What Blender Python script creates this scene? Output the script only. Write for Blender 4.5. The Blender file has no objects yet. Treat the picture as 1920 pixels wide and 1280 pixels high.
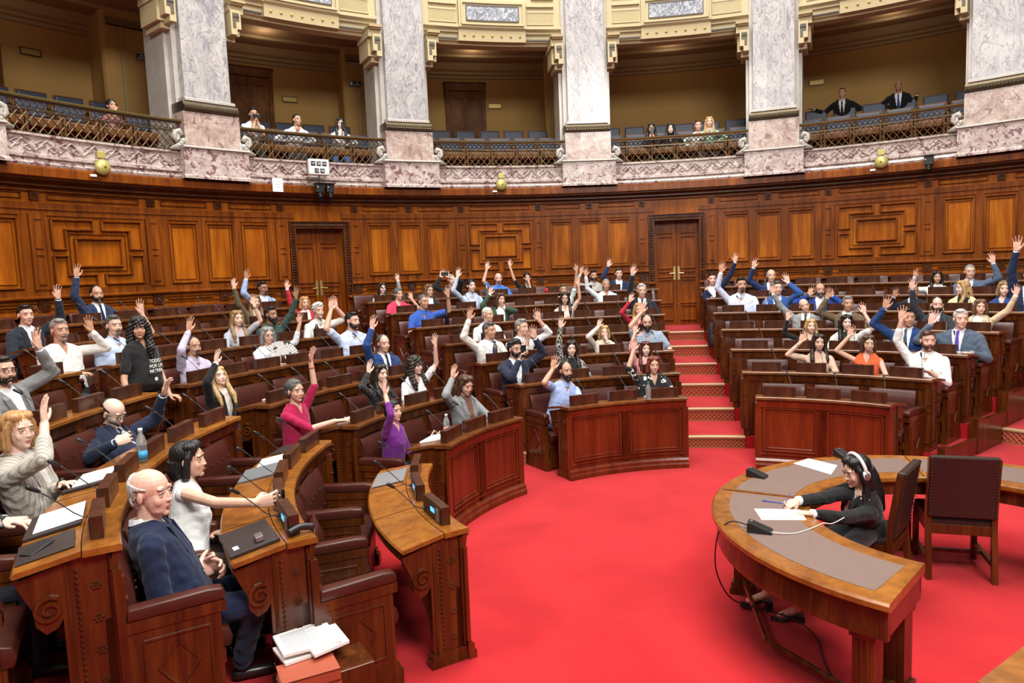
import bpy, bmesh, math, random
import numpy as np
from mathutils import Vector, Matrix
rnd = random.Random(7)
SC = bpy.context.scene
COL = SC.collection
R_ = math.radians
# ---------------------------------------------------------------- camera
# origin of the world = the centre of the half circle of benches, on the carpet
FPX, PITCH, ROLL = 1353.25, 0.0982, 0.0388          # focal length in pixels of a 1920 px wide frame
CAM = np.array([-2.0666, -6.0254, 2.5404])
cd = bpy.data.cameras.new('camera'); cam = bpy.data.objects.new('camera', cd); COL.objects.link(cam)
cd.sensor_width = 36.0; cd.lens = FPX / 1920 * 36.0; cd.clip_start = 0.05; cd.clip_end = 200
cam.matrix_world = Matrix.Translation(Vector(CAM)) @ Matrix.Rotation(math.pi / 2 - PITCH, 4, 'X') @ Matrix.Rotation(-ROLL, 4, 'Z')
SC.camera = cam
# ---------------------------------------------------------------- light
w = bpy.data.worlds.new('world'); SC.world = w; w.use_nodes = True
w.node_tree.nodes['Background'].inputs[0].default_value = (1.0, 0.95, 0.88, 1)
w.node_tree.nodes['Background'].inputs[1].default_value = 0.12
SC.view_settings.view_transform = 'Standard'; SC.view_settings.look = 'None'
SC.view_settings.gamma = 1.0; SC.view_settings.use_curve_mapping = False
SC.view_settings.exposure = 0.70
def area(name, loc, target, sx, sy, power, col=(1, 0.97, 0.93)):
    l = bpy.data.lights.new(name, 'AREA'); l.shape = 'RECTANGLE'; l.size = sx; l.size_y = sy; l.energy = power; l.color = col
    o = bpy.data.objects.new(name, l); COL.objects.link(o); o.location = loc
    o.rotation_euler = (Vector(target) - Vector(loc)).to_track_quat('-Z', 'Y').to_euler(); return o
area('skylight', (-1, 2.0, 15.5), (-1, 3.4, 0), 9, 9, 2350)
area('hall_lamps', (0.5, -7.5, 9.5), (-1.2, 5.5, 1.6), 5, 2.5, 930, (1, 0.96, 0.9))
area('hall_lamps_left', (-9.0, -4.0, 10.5), (-1.5, 5.5, 1.0), 3, 3, 260, (1, 0.96, 0.9))
for _a in (-57.25, -34.95, -12.65, 9.65, 31.95):      # small lamps in the gallery ceiling, one per bay
    l = bpy.data.lights.new('gallery_lamp', 'POINT'); l.energy = 4; l.color = (1, .82, .6); l.shadow_soft_size = .08
    o = bpy.data.objects.new('gallery_lamp', l); COL.objects.link(o); o.location = (12.6 * math.sin(R_(_a)), 12.6 * math.cos(R_(_a)), 7.7)
# ---------------------------------------------------------------- pixel helpers: where a point of the photograph lies in the room
def pdir(u, v):
    U, V = u - 960.0, 640.0 - v
    cr, sr = math.cos(ROLL), math.sin(ROLL)
    a, b = (U * cr + V * sr) / FPX, (-U * sr + V * cr) / FPX
    c, s = math.cos(PITCH), math.sin(PITCH)
    return np.array([a, c + b * s, -s + b * c])
def pz(u, v, z):
    d = pdir(u, v); return CAM + d * ((z - CAM[2]) / d[2])
def pcyl(u, v, R):
    d = pdir(u, v); a = d[0]**2 + d[1]**2; b = 2 * (d[0] * CAM[0] + d[1] * CAM[1]); c = CAM[0]**2 + CAM[1]**2 - R * R
    D = max(b * b - 4 * a * c, 0.0); return CAM + d * ((-b + math.sqrt(D)) / (2 * a))
def pol(p): return math.hypot(p[0], p[1]), math.degrees(math.atan2(p[0], p[1]))
def P(R, a, z=0.0): return np.array([R * math.sin(R_(a)), R * math.cos(R_(a)), z])
# rows: radius of each desk front, of each step, height of each tier
ZT = [0, .166, .361, .572, .779, .986, 1.168]
RD = lambda k: 2.8505 + .98462 * k
RS = lambda k: 3.80138 + .98462 * (k - 1)
TOP = .8876
RW = 10.214; AX = -12.65
# ---------------------------------------------------------------- mesh helpers
class MB:
    def __init__(s): s.v = []; s.f = []; s.n = 0; s.m = []; s.cm = 0
    def add(s, V, F):
        V = np.asarray(V, float).reshape(-1, 3); s.v.append(V); s.f += [tuple(i + s.n for i in f) for f in F]; s.m += [s.cm] * len(F); s.n += len(V); return s
    def box(s, c, d, M=None):
        x, y, z = [q / 2 for q in d]
        V = np.array([(i, j, k) for i in (-x, x) for j in (-y, y) for k in (-z, z)])
        if M is not None: V = V @ np.array(M).T
        return s.add(V + np.array(c), [(0, 1, 3, 2), (4, 6, 7, 5), (0, 4, 5, 1), (2, 3, 7, 6), (0, 2, 6, 4), (1, 5, 7, 3)])
    def arc(s, prof, a0, a1, step=2.0, caps=True, ctr=(0, 0)):
        """sweep a closed (R,z) profile from angle a0 to a1 (degrees)"""
        n = max(1, int(math.ceil(abs(a1 - a0) / step))); m = len(prof); V = []
        for i in range(n + 1):
            a = R_(a0 + (a1 - a0) * i / n); sa, ca = math.sin(a), math.cos(a)
            V += [(r * sa + ctr[0], r * ca + ctr[1], z) for r, z in prof]
        F = [(i * m + j, i * m + (j + 1) % m, (i + 1) * m + (j + 1) % m, (i + 1) * m + j) for i in range(n) for j in range(m)]
        if caps: F += [tuple(range(m))[::-1], tuple(range(n * m, n * m + m))]
        return s.add(V, F)
    def pbox(s, r0, r1, a0, a1, z0, z1, step=2.0): return s.arc([(r0, z0), (r1, z0), (r1, z1), (r0, z1)], a0, a1, step)
    def tube(s, pts, rad, n=8, caps=True):
        pts = np.asarray(pts, float); m = len(pts); rad = np.broadcast_to(rad, m) if np.ndim(rad) < 2 else rad
        V = []; up = None
        for i in range(m):
            t = pts[min(i + 1, m - 1)] - pts[max(i - 1, 0)]; t = t / (np.linalg.norm(t) + 1e-9)
            if up is None:
                h = np.array([0, 0, 1.0]) if abs(t[2]) < .9 else np.array([1.0, 0, 0]); up = np.cross(t, h)
            up = up - t * (up @ t); up = up / (np.linalg.norm(up) + 1e-9); w2 = np.cross(t, up)
            for j in range(n):
                q = 2 * math.pi * j / n; V.append(pts[i] + rad[i] * (math.cos(q) * up + math.sin(q) * w2))
        F = [(i * n + j, i * n + (j + 1) % n, (i + 1) * n + (j + 1) % n, (i + 1) * n + j) for i in range(m - 1) for j in range(n)]
        if caps: F += [tuple(range(n))[::-1], tuple(range((m - 1) * n, m * n))]
        return s.add(V, F)
    def ell(s, c, r, M=None, nu=12, nv=8):
        V = [(0, 0, -1.0)]
        for i in range(1, nv):
            t = -math.pi / 2 + math.pi * i / nv
            V += [(math.cos(t) * math.cos(2 * math.pi * j / nu), math.cos(t) * math.sin(2 * math.pi * j / nu), math.sin(t)) for j in range(nu)]
        V.append((0, 0, 1.0)); V = np.array(V) * np.array(r)
        if M is not None: V = V @ np.array(M).T
        F = [(0, 1 + (j + 1) % nu, 1 + j) for j in range(nu)]
        for i in range(nv - 2):
            F += [(1 + i * nu + j, 1 + i * nu + (j + 1) % nu, 1 + (i + 1) * nu + (j + 1) % nu, 1 + (i + 1) * nu + j) for j in range(nu)]
        L = 1 + (nv - 1) * nu; F += [(L - nu + j, L - nu + (j + 1) % nu, L) for j in range(nu)]
        return s.add(V + np.array(c), F)
    def cap(s, a, b, ra, rb, n=10):
        """capsule with two radii"""
        a = np.array(a, float); b = np.array(b, float); d = b - a; L = np.linalg.norm(d) + 1e-9; d = d / L
        ts = [(-.97, .25), (-.7, .71), (0, 1)]
        pts = [a + d * ra * t for t, _ in ts] + [b - d * rb * t for t, _ in ts[::-1]]
        return s.tube(pts, [ra * q for _, q in ts] + [rb * q for _, q in ts[::-1]], n)
    def loft(s, rings):
        """rings: list of (n,3) arrays of equal length"""
        n = len(rings[0]); V = np.concatenate(rings); m = len(rings)
        F = [(i * n + j, i * n + (j + 1) % n, (i + 1) * n + (j + 1) % n, (i + 1) * n + j) for i in range(m - 1) for j in range(n)]
        F += [tuple(range(n))[::-1], tuple(range((m - 1) * n, m * n))]
        return s.add(V, F)
    def lathe(s, prof, c=(0, 0, 0), n=16, M=None):
        V = []
        for r, z in prof: V += [(r * math.cos(2 * math.pi * j / n), r * math.sin(2 * math.pi * j / n), z) for j in range(n)]
        V = np.array(V)
        if M is not None: V = V @ np.array(M).T
        m = len(prof)
        F = [(i * n + j, i * n + (j + 1) % n, (i + 1) * n + (j + 1) % n, (i + 1) * n + j) for i in range(m - 1) for j in range(n)]
        F += [tuple(range(n))[::-1], tuple(range((m - 1) * n, m * n))]
        return s.add(V + np.array(c), F)
    def mesh(s, name, mats, smooth=False):
        me = bpy.data.meshes.new(name); V = np.concatenate(s.v) if s.v else np.zeros((0, 3))
        me.from_pydata(V.tolist(), [], s.f)
        for m in (mats if isinstance(mats, (list, tuple)) else [mats]): me.materials.append(m)
        if any(s.m): me.polygons.foreach_set('material_index', s.m)
        if smooth: me.polygons.foreach_set('use_smooth', [True] * len(me.polygons))
        me.update(); return me
    def obj(s, name, mats, parent=None, smooth=False, fix=True, bevel=0):
        me = s.mesh(name, mats, smooth)
        if fix:
            bm = bmesh.new(); bm.from_mesh(me); bmesh.ops.recalc_face_normals(bm, faces=bm.faces); bm.to_mesh(me); bm.free()
        o = bpy.data.objects.new(name, me); COL.objects.link(o)
        if parent is not None: o.parent = parent
        if bevel:
            b = o.modifiers.new('bevel', 'BEVEL'); b.width = bevel; b.segments = 2; b.limit_method = 'ANGLE'
        return o
def frame(p, yaw=0.0):
    return Matrix.Translation(Vector(p)) @ Matrix.Rotation(yaw, 4, 'Z')
def thing(name, label, cat, p=(0, 0, 0), yaw=0.0, group=None):
    o = bpy.data.objects.new(name, None); COL.objects.link(o); o.empty_display_size = .1; o.location = p; o.rotation_euler = (0, 0, yaw)
    o['label'] = label; o['category'] = cat
    if group: o['group'] = group
    return o
def tag(o, label, cat, group=None):
    o['label'] = label; o['category'] = cat
    if group: o['group'] = group
    return o
def struct(o): o['kind'] = 'structure'; return o
def dup(root, p, yaw, label, group=None):
    r = root.copy(); COL.objects.link(r); r.location = p; r.rotation_euler = (0, 0, yaw); r['label'] = label
    if group: r['group'] = group
    for ch in list(root.children):
        c = ch.copy(); COL.objects.link(c); c.parent = r
        for g in list(ch.children):
            d = g.copy(); COL.objects.link(d); d.parent = c
    return r
ORD = ['first', 'second', 'third', 'fourth', 'fifth', 'sixth', 'seventh', 'eighth', 'ninth', 'tenth', 'eleventh', 'twelfth', 'thirteenth', 'fourteenth', 'fifteenth', 'sixteenth']
# ---------------------------------------------------------------- materials
def N(nt, t, **kw):
    n = nt.nodes.new(t)
    for k, v in kw.items():
        if k in n.inputs: n.inputs[k].default_value = v
        else: setattr(n, k, v)
    return n
def base(name, rough=.5, metal=0.0, spec=.5):
    m = bpy.data.materials.new(name); m.use_nodes = True; nt = m.node_tree; b = nt.nodes['Principled BSDF']
    b.inputs['Roughness'].default_value = rough; b.inputs['Metallic'].default_value = metal; b.inputs['Specular IOR Level'].default_value = spec
    return m, nt, b
def plain(name, col, rough=.5, metal=0.0, spec=.5, var=.0, scale=20, bump=0.0):
    m, nt, b = base(name, rough, metal, spec); c = (*col, 1)
    if var or bump:
        tc = N(nt, 'ShaderNodeTexCoord'); no = N(nt, 'ShaderNodeTexNoise', Scale=scale, Detail=3.0); nt.links.new(tc.outputs['Object'], no.inputs['Vector'])
        if var:
            mx = N(nt, 'ShaderNodeMix', data_type='RGBA'); mx.inputs[6].default_value = tuple(q * (1 - var) for q in col) + (1,); mx.inputs[7].default_value = tuple(min(1, q * (1 + var)) for q in col) + (1,)
            nt.links.new(no.outputs['Fac'], mx.inputs[0]); nt.links.new(mx.outputs[2], b.inputs['Base Color'])
        else: b.inputs['Base Color'].default_value = c
        if bump:
            bp = N(nt, 'ShaderNodeBump', Strength=bump, Distance=.004); nt.links.new(no.outputs['Fac'], bp.inputs['Height']); nt.links.new(bp.outputs[0], b.inputs['Normal'])
    else: b.inputs['Base Color'].default_value = c
    return m
def ramp(nt, fac, stops):
    r = N(nt, 'ShaderNodeValToRGB'); e = r.color_ramp.elements
    while len(e) < len(stops): e.new(.5)
    for q, (p, c) in zip(e, stops): q.position = p; q.color = (*c, 1)
    nt.links.new(fac, r.inputs[0]); return r
def wood(name, dark, mid, light, rough=.3, sc=(9, 9, .7), seed=0.0, coat=.25, spec=.4):
    m, nt, b = base(name, rough, spec=spec); tc = N(nt, 'ShaderNodeTexCoord'); mp = N(nt, 'ShaderNodeMapping'); mp.inputs['Scale'].default_value = sc; mp.inputs['Location'].default_value = (seed, seed * .7, seed * 1.3)
    nt.links.new(tc.outputs['Object'], mp.inputs[0])
    n1 = N(nt, 'ShaderNodeTexNoise', Scale=1.6, Detail=5.0, Roughness=.62, Distortion=.6); nt.links.new(mp.outputs[0], n1.inputs['Vector'])
    r = ramp(nt, n1.outputs['Fac'], [(.28, dark), (.5, mid), (.72, light)])
    n2 = N(nt, 'ShaderNodeTexNoise', Scale=.8, Detail=2.0); nt.links.new(tc.outputs['Object'], n2.inputs['Vector'])
    r2 = ramp(nt, n2.outputs['Fac'], [(.3, (.72, .68, .66)), (.7, (1.12, 1.1, 1.05))])
    mx = N(nt, 'ShaderNodeMix', data_type='RGBA', blend_type='MULTIPLY'); mx.inputs[0].default_value = 1
    nt.links.new(r.outputs[0], mx.inputs[6]); nt.links.new(r2.outputs[0], mx.inputs[7]); nt.links.new(mx.outputs[2], b.inputs['Base Color'])
    b.inputs['Coat Weight'].default_value = coat; b.inputs['Coat Roughness'].default_value = .18
    return m
def marble(name, stops, sc=2.0, dist=2.5, vein=(.2, .15, .16), vw=.5, rough=.22, detail=6.0, blot=None, mp=None):
    m, nt, b = base(name, rough); tc = N(nt, 'ShaderNodeMapping'); t0 = N(nt, 'ShaderNodeTexCoord'); nt.links.new(t0.outputs['Object'], tc.inputs[0])
    if mp: tc.inputs['Rotation'].default_value = mp[0]; tc.inputs['Scale'].default_value = mp[1]
    n0 = N(nt, 'ShaderNodeTexNoise', Scale=sc, Detail=detail, Roughness=.65, Distortion=dist); nt.links.new(tc.outputs[0], n0.inputs['Vector'])
    r = ramp(nt, n0.outputs['Fac'], stops)
    n1 = N(nt, 'ShaderNodeTexNoise', Scale=sc * 1.7, Detail=4.0, Distortion=dist * 1.5); nt.links.new(tc.outputs[0], n1.inputs['Vector'])
    a = N(nt, 'ShaderNodeMath', operation='SUBTRACT'); a.inputs[1].default_value = .5; nt.links.new(n1.outputs['Fac'], a.inputs[0])
    ab = N(nt, 'ShaderNodeMath', operation='ABSOLUTE'); nt.links.new(a.outputs[0], ab.inputs[0])
    rv = ramp(nt, ab.outputs[0], [(0, (vw,) * 3), (.035, (0, 0, 0))])
    mx = N(nt, 'ShaderNodeMix', data_type='RGBA'); mx.inputs[7].default_value = (*vein, 1)
    nt.links.new(rv.outputs[0], mx.inputs[0]); nt.links.new(r.outputs[0], mx.inputs[6]); out = mx.outputs[2]
    if blot:
        vo = N(nt, 'ShaderNodeTexNoise', Scale=blot[1], Detail=2.0, Distortion=1.2); nt.links.new(tc.outputs[0], vo.inputs['Vector'])
        rb = ramp(nt, vo.outputs['Fac'], [(blot[2], (0, 0, 0)), (blot[2] + .03, (blot[3],) * 3)])
        m2 = N(nt, 'ShaderNodeMix', data_type='RGBA'); m2.inputs[7].default_value = (*blot[0], 1)
        nt.links.new(rb.outputs[0], m2.inputs[0]); nt.links.new(out, m2.inputs[6]); out = m2.outputs[2]
    nt.links.new(out, b.inputs['Base Color']); return m
W_WALL = wood('wall_wood', (.085, .018, .0015), (.18, .043, .003), (.28, .078, .006), .30, (7, 7, .5), 0, .0, .30)
W_PANEL = wood('panel_wood', (.20, .044, .002), (.33, .088, .004), (.46, .150, .009), .34, (5, 5, .45), 3.1, .0, .22)
W_DARKW = wood('dark_frieze_wood', (.035, .009, .002), (.075, .020, .004), (.11, .034, .007), .32, (4, 4, 3), 0, 0, .35)
W_DESK = wood('mahogany', (.034, .007, .002), (.080, .020, .0035), (.145, .041, .007), .26, (8, 8, .8), 1.7, .15)
W_RED = wood('red_mahogany', (.075, .011, .003), (.135, .021, .005), (.19, .035, .008), .24, (6, 6, .7), 5.7, .2)
W_TOP2 = wood('dark_top_wood', (.085, .026, .007), (.15, .050, .012), (.21, .075, .02), .28, (6, 6, 6), 6.2, .3)
W_TOP = wood('honey_wood', (.16, .052, .006), (.26, .092, .012), (.35, .138, .022), .26, (6, 6, 6), 2.2, .3)
W_BOX = wood('console_wood', (.030, .009, .004), (.062, .020, .009), (.10, .034, .015), .3, (10, 10, 3), 8.1, .2)
W_EDGE = wood('worn_edge_wood', (.30, .15, .05), (.42, .22, .08), (.52, .30, .12), .35, (6, 6, 6), 4.4)
LEATHER = plain('brown_leather', (.060, .014, .009), .36, spec=.35, var=.25, scale=9, bump=.25)
DLEATHER = plain('dark_chair_leather', (.022, .011, .009), .42, var=.2, scale=12, bump=.25)
BLUEL = plain('blue_leather', (.030, .045, .085), .45, var=.15)
BRASS = plain('brass', (.62, .50, .20), .3, .85)
GOLDP = plain('gold_paint', (.55, .40, .12), .4, .5)
BRONZE = plain('bronze', (.10, .075, .045), .4, .8, var=.3)
BLACK = plain('black_plastic', (.012, .012, .013), .4)
DGREY = plain('gooseneck_metal', (.07, .07, .075), .35, .6)
GREYM = plain('grey_metal', (.35, .35, .36), .3, .8)
WHITEP = plain('white_plastic', (.78, .78, .76), .45)
PAPER = plain('paper', (.82, .82, .80), .7)
INK = plain('ink', (.05, .05, .06), .7)
BLUETAB = plain('desk_leather', (.040, .030, .030), .45, var=.1)
TABL = plain('table_leather', (.16, .105, .088), .55, var=.12, scale=30)
m, nt, b = base('carpet', .95, spec=.1)
tc = N(nt, 'ShaderNodeTexCoord'); n1 = N(nt, 'ShaderNodeTexNoise', Scale=1.3, Detail=4.0, Distortion=.4); n2 = N(nt, 'ShaderNodeTexNoise', Scale=260.0, Detail=2.0)
nt.links.new(tc.outputs['Object'], n1.inputs['Vector']); nt.links.new(tc.outputs['Object'], n2.inputs['Vector'])
r = ramp(nt, n1.outputs['Fac'], [(.3, (.36, .007, .011)), (.7, (.47, .014, .019))]); nt.links.new(r.outputs[0], b.inputs['Base Color'])
bp = N(nt, 'ShaderNodeBump', Strength=.35, Distance=.006); nt.links.new(n2.outputs['Fac'], bp.inputs['Height']); nt.links.new(bp.outputs[0], b.inputs['Normal'])
b.inputs['Sheen Weight'].default_value = .15
CARPET = m
M_WHITE = marble('white_marble', [(.3, (.26, .25, .265)), (.5, (.39, .375, .37)), (.7, (.48, .455, .435))], 1.7, 2.2, (.13, .11, .14), .75, mp=((0, .7, .4), (1.5, 1.5, .7)))
M_PINK = marble('pink_marble', [(.3, (.27, .18, .15)), (.5, (.44, .34, .29)), (.68, (.56, .49, .43))], 2.2, 2.2, (.16, .07, .09), .6, blot=((.19, .08, .08), 5.0, .62, .7))
M_BREC = marble('breccia_marble', [(.3, (.33, .24, .20)), (.5, (.50, .42, .38)), (.7, (.62, .57, .52))], 4.0, 1.6, (.14, .06, .08), .7, blot=((.15, .05, .07), 9.0, .58, .85))
M_GREY = marble('grey_panel_marble', [(.32, (.04, .05, .07)), (.5, (.16, .18, .22)), (.66, (.55, .55, .56))], 6.0, 3.0, (.75, .75, .75), .8)
M_CREAMP = marble('cream_marble', [(.3, (.36, .34, .30)), (.7, (.48, .45, .41))], 1.5, 2.0, (.35, .30, .26), .3)
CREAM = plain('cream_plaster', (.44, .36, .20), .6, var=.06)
CREAM2 = plain('dark_cream_plaster', (.34, .25, .12), .6, var=.06)  # darker, warmer cream for corbel caps and gallery mouldings
OCHRE = plain('ochre_fabric_wall', (.42, .25, .075), .8, var=.07, scale=60)
CEILM = plain('gallery_ceiling_paint', (.34, .21, .11), .8, var=.05)
STONE_D = plain('dark_carving', (.09, .08, .06), .6, var=.4, scale=30)
# ================================================================ wedges of benches: left and right edge angle at radius R
EDGE = {  # name: (p,q),(p,q): edge angle = p + q / R
 'west': ((-121, 0), (-71, -46)), 'left': ((-73.3, 0), (-41, -12)), 'centre': ((-33.2, 9), (8, -19.5)), 'right': ((9, 28), (53, -14)), 'east': ((64, -6), (90, 0))}
def edge(wn, side, R): p, q = EDGE[wn][side]; return p + q / R
# ---------------------------------------------------------------- floor and tiers
mb = MB(); mb.arc([(0.001, -.1), (16, -.1), (16, 0), (0.001, 0)], -180, 180, 6, False); o = struct(mb.obj('floor', CARPET)); tag(o, 'bright red carpet of the open floor before the benches', 'floor')
def tier(z0, z1, r, a0, a1):
    m1 = MB(); m1.pbox(r, RW + .3, a0, a1, z0 - .02, z1); o = struct(m1.obj('floor', CARPET)); o['label'] = 'red carpeted tier under the benches'; o['category'] = 'floor'
    return o
for k in range(1, 7):
    tier(ZT[k - 1], ZT[k], RS(k), -150, 52.3)
for k in range(4, 7):
    m1 = MB(); m1.pbox(RS(k), RW + .3, 62, 90, -.02, ZT[k]); struct(m1.obj('floor', CARPET))
ECR = [5.6, 6.98, 8.3]; ECZ = [0, .2, .39, .58]
for k in range(3): tier(ECZ[k], ECZ[k + 1], ECR[k], 52.3, 62)
for k in range(1, 7):
    m1 = MB(); m1.pbox(RS(k) - .03, RS(k) + .97 if k < 6 else RW, 51.7, 52.4, 0, ZT[k] + .05); m1.pbox(RS(k) - .05, RS(k) + .1, 51.2, 52.5, 0, ZT[k] + .09); o = struct(m1.obj('trim_plinth', W_DESK)); o['label'] = 'wooden plinth along the right aisle at the end of the benches'
FRET = plain('fretwork_wood', (.30, .12, .045), .5)
NOSE = plain('worn_nosing', (.42, .28, .15), .4, .2)
REDR = plain('red_riser', (.42, .02, .02), .8)
ntrim = [0]
def step(r, a0, a1, z0, z1):
    ntrim[0] += 1
    m1 = MB(); m1.pbox(r - .012, r + .02, a0, a1, z0, z1 - .03, 1.0); o = struct(m1.obj('trim_%d' % ntrim[0], REDR)); o['label'] = 'red step riser behind brown fretwork'; o['category'] = 'step riser'
    f = MB(); L = R_(a1 - a0) * r; n = max(2, int(L / (z1 - z0) * 1.6)); zb, zt = z0 + .02, z1 - .045; rr = r - .018
    f.pbox(rr - .004, rr + .006, a0, a1, z0, zb, 1.0); f.pbox(rr - .004, rr + .006, a0, a1, zt, z1 - .03, 1.0)
    for i in range(n):
        b0 = a0 + (a1 - a0) * i / n; b1 = a0 + (a1 - a0) * (i + 1) / n; bm_ = (b0 + b1) / 2; zm = (zb + zt) / 2
        for q0, zz0, q1, zz1 in ((b0, zb, b1, zt), (b0, zt, b1, zb), (b0, zm, bm_, zt), (bm_, zt, b1, zm), (b1, zm, bm_, zb), (bm_, zb, b0, zm)):
            f.tube([P(rr, q0, zz0), P(rr, q1, zz1)], .0075, 4)
    f.obj('fretwork', FRET, o)
    g = MB(); g.arc([(r - .035, z1 - .03), (r + .03, z1 - .03), (r + .03, z1 + .006), (r - .03, z1 + .006), (r - .038, z1 - .008)], a0, a1, 1.0); g.obj('brass_nosing', NOSE, o)
for k in range(1, 7):
    r = RS(k)
    for l, rr in (('west', 'left'), ('left', 'centre'), ('centre', 'right')):
        step(r, edge(l, 1, r) + .1, edge(rr, 0, r) - .1, ZT[k - 1], ZT[k])
for k in range(3): step(ECR[k], 52.4, 62, ECZ[k], ECZ[k + 1])
# ---------------------------------------------------------------- panelled wall
DOORS = [AX - 22.0, AX + 22.0]; DH = 2.7      # half width of a door opening in degrees
A_L, A_R = -96.0, 72.0
mb = MB(); cuts = [A_L] + [v for d in DOORS for v in (d - DH, d + DH)] + [A_R]
for i in range(0, len(cuts), 2): mb.pbox(RW, RW + .35, cuts[i], cuts[i + 1], -.02, 4.3, 2)
for d in DOORS: mb.pbox(RW, RW + .35, d - DH, d + DH, 3.50, 4.3, 2)
wall = struct(mb.obj('wall_back', W_PANEL)); wall['label'] = 'curved back wall of orange brown wood panelling'; wall['category'] = 'wall'
def hbar(mb, a0, a1, z, h, d0, r=RW): mb.arc([(r - d0 * .35, z - h / 2), (r - d0, z - h * .2), (r - d0, z + h * .2), (r - d0 * .35, z + h / 2), (r + .01, z + h / 2), (r + .01, z - h / 2)], a0, a1, 2.0)
def vbar(mb, a, z0, z1, wd, d0, r=RW):
    h = math.degrees(wd / 2 / r); mb.arc([(r - d0, z0), (r + .01, z0), (r + .01, z1), (r - d0, z1)], a - h, a + h, 3)
def rectb(mb, a0, a1, z0, z1, w_=.035, d0=.06):
    hbar(mb, a0, a1, z0, w_, d0); hbar(mb, a0, a1, z1, w_, d0); vbar(mb, a0, z0, z1, w_, d0 * .8); vbar(mb, a1, z0, z1, w_, d0 * .8)
def rosette(mb, a, z, s=.075, r=RW - .05):
    c = P(r, a, z); Mr = Matrix.Rotation(-R_(a), 3, 'Z') @ Matrix.Rotation(math.pi / 2, 3, 'X')
    h = math.degrees(s / r); mb.pbox(r, r + .05, a - h, a + h, z - s, z + s)
    for q in range(8):
        t = q * math.pi / 4; off = np.array(Mr @ Vector((math.cos(t) * s * .55, math.sin(t) * s * .55, 0)))
        mb.ell(c + off, (s * .2, s * .2, s * .2), None, 6, 4)
    mb.ell(c, (s * .26,) * 3, None, 8, 5)
trim = MB(); rail = MB(); ros = MB(); stile = MB()
segs = [(cuts[i], cuts[i + 1]) for i in range(0, len(cuts), 2)]
for a0, a1 in segs:
    rail.arc([(RW - .035, 3.62), (RW, 3.62), (RW, 3.80), (RW - .035, 3.80)], a0, a1)
    rail.arc([(RW - .03, 3.70), (RW - .06, 3.705), (RW - .06, 3.72), (RW - .03, 3.725)], a0, a1)
    rail.arc([(RW - .035, 2.40), (RW, 2.40), (RW, 2.52), (RW - .035, 2.52)], a0, a1)
    trim.arc([(RW - .02, 2.37), (RW - .085, 2.385), (RW - .09, 2.405), (RW - .03, 2.43), (RW, 2.43), (RW, 2.37)], a0, a1)
    trim.arc([(RW - .16, 2.105), (RW - .24, 2.12), (RW - .24, 2.15), (RW - .15, 2.17), (RW, 2.17), (RW, 2.10)], a0, a1)
    rail.arc([(RW - .13, ZT[6] - .02), (RW, ZT[6] - .02), (RW, 2.11), (RW - .13, 2.11)], a0, a1)
    for zz in (2.235, 2.32): trim.arc([(RW - .005, zz - .008), (RW - .03, zz - .004), (RW - .03, zz + .004), (RW - .005, zz + .008)], a0, a1)
trim.arc([(RW - .03, 3.965), (RW - .06, 3.97), (RW - .06, 3.99), (RW - .03, 4.0)], A_L, A_R)
PIL = [-62.8, -49.5, -39.4, -26.2, -17.8, -4.85, 4.85, 17.8, 26.2, 39.4, 49.5, 62.8]
def inside(a): return all(abs(a - d) > DH + .5 for d in DOORS)
for u in PIL:
    a = AX + u; h = .62
    stile.pbox(RW - .055, RW, a - h, a + h, 2.52, 3.64); vbar(trim, a - h, 2.52, 3.64, .02, .07); vbar(trim, a + h, 2.52, 3.64, .02, .07)
    rectb(trim, a - .3, a + .3, 2.60, 3.03, .018, .075); rectb(trim, a - .3, a + .3, 3.13, 3.56, .018, .075)
    rosette(ros, a, 3.90, .06); rosette(ros, a, 2.285, .085, RW - .04)
def three(u0, u1):
    n = 3; g = .75; wdt = (u1 - u0 - g * 4) / 3
    for i in range(4):
        s0 = AX + u0 + i * (wdt + g); stile.pbox(RW - .032, RW, s0, s0 + g, 2.50, 3.66)
    for i in range(3):
        s0 = AX + u0 + g + i * (wdt + g); rectb(trim, s0 + .12, s0 + wdt - .12, 2.55, 3.57, .035, .06)
        rectb(trim, s0 + .42, s0 + wdt - .42, 2.61, 3.51, .014, .02)
    mid = AX + (u0 + u1) / 2; rosette(ros, mid, 3.90, .06); rosette(ros, mid, 2.285, .085, RW - .04)
    for s_, e_ in ((AX + u0 + .3, mid - 1.2), (mid + 1.2, AX + u1 - .3)): rectb(trim, s_, e_, 3.86, 3.94, .014, .04); hbar(trim, s_, e_, 2.28, .022, .05)
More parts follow.
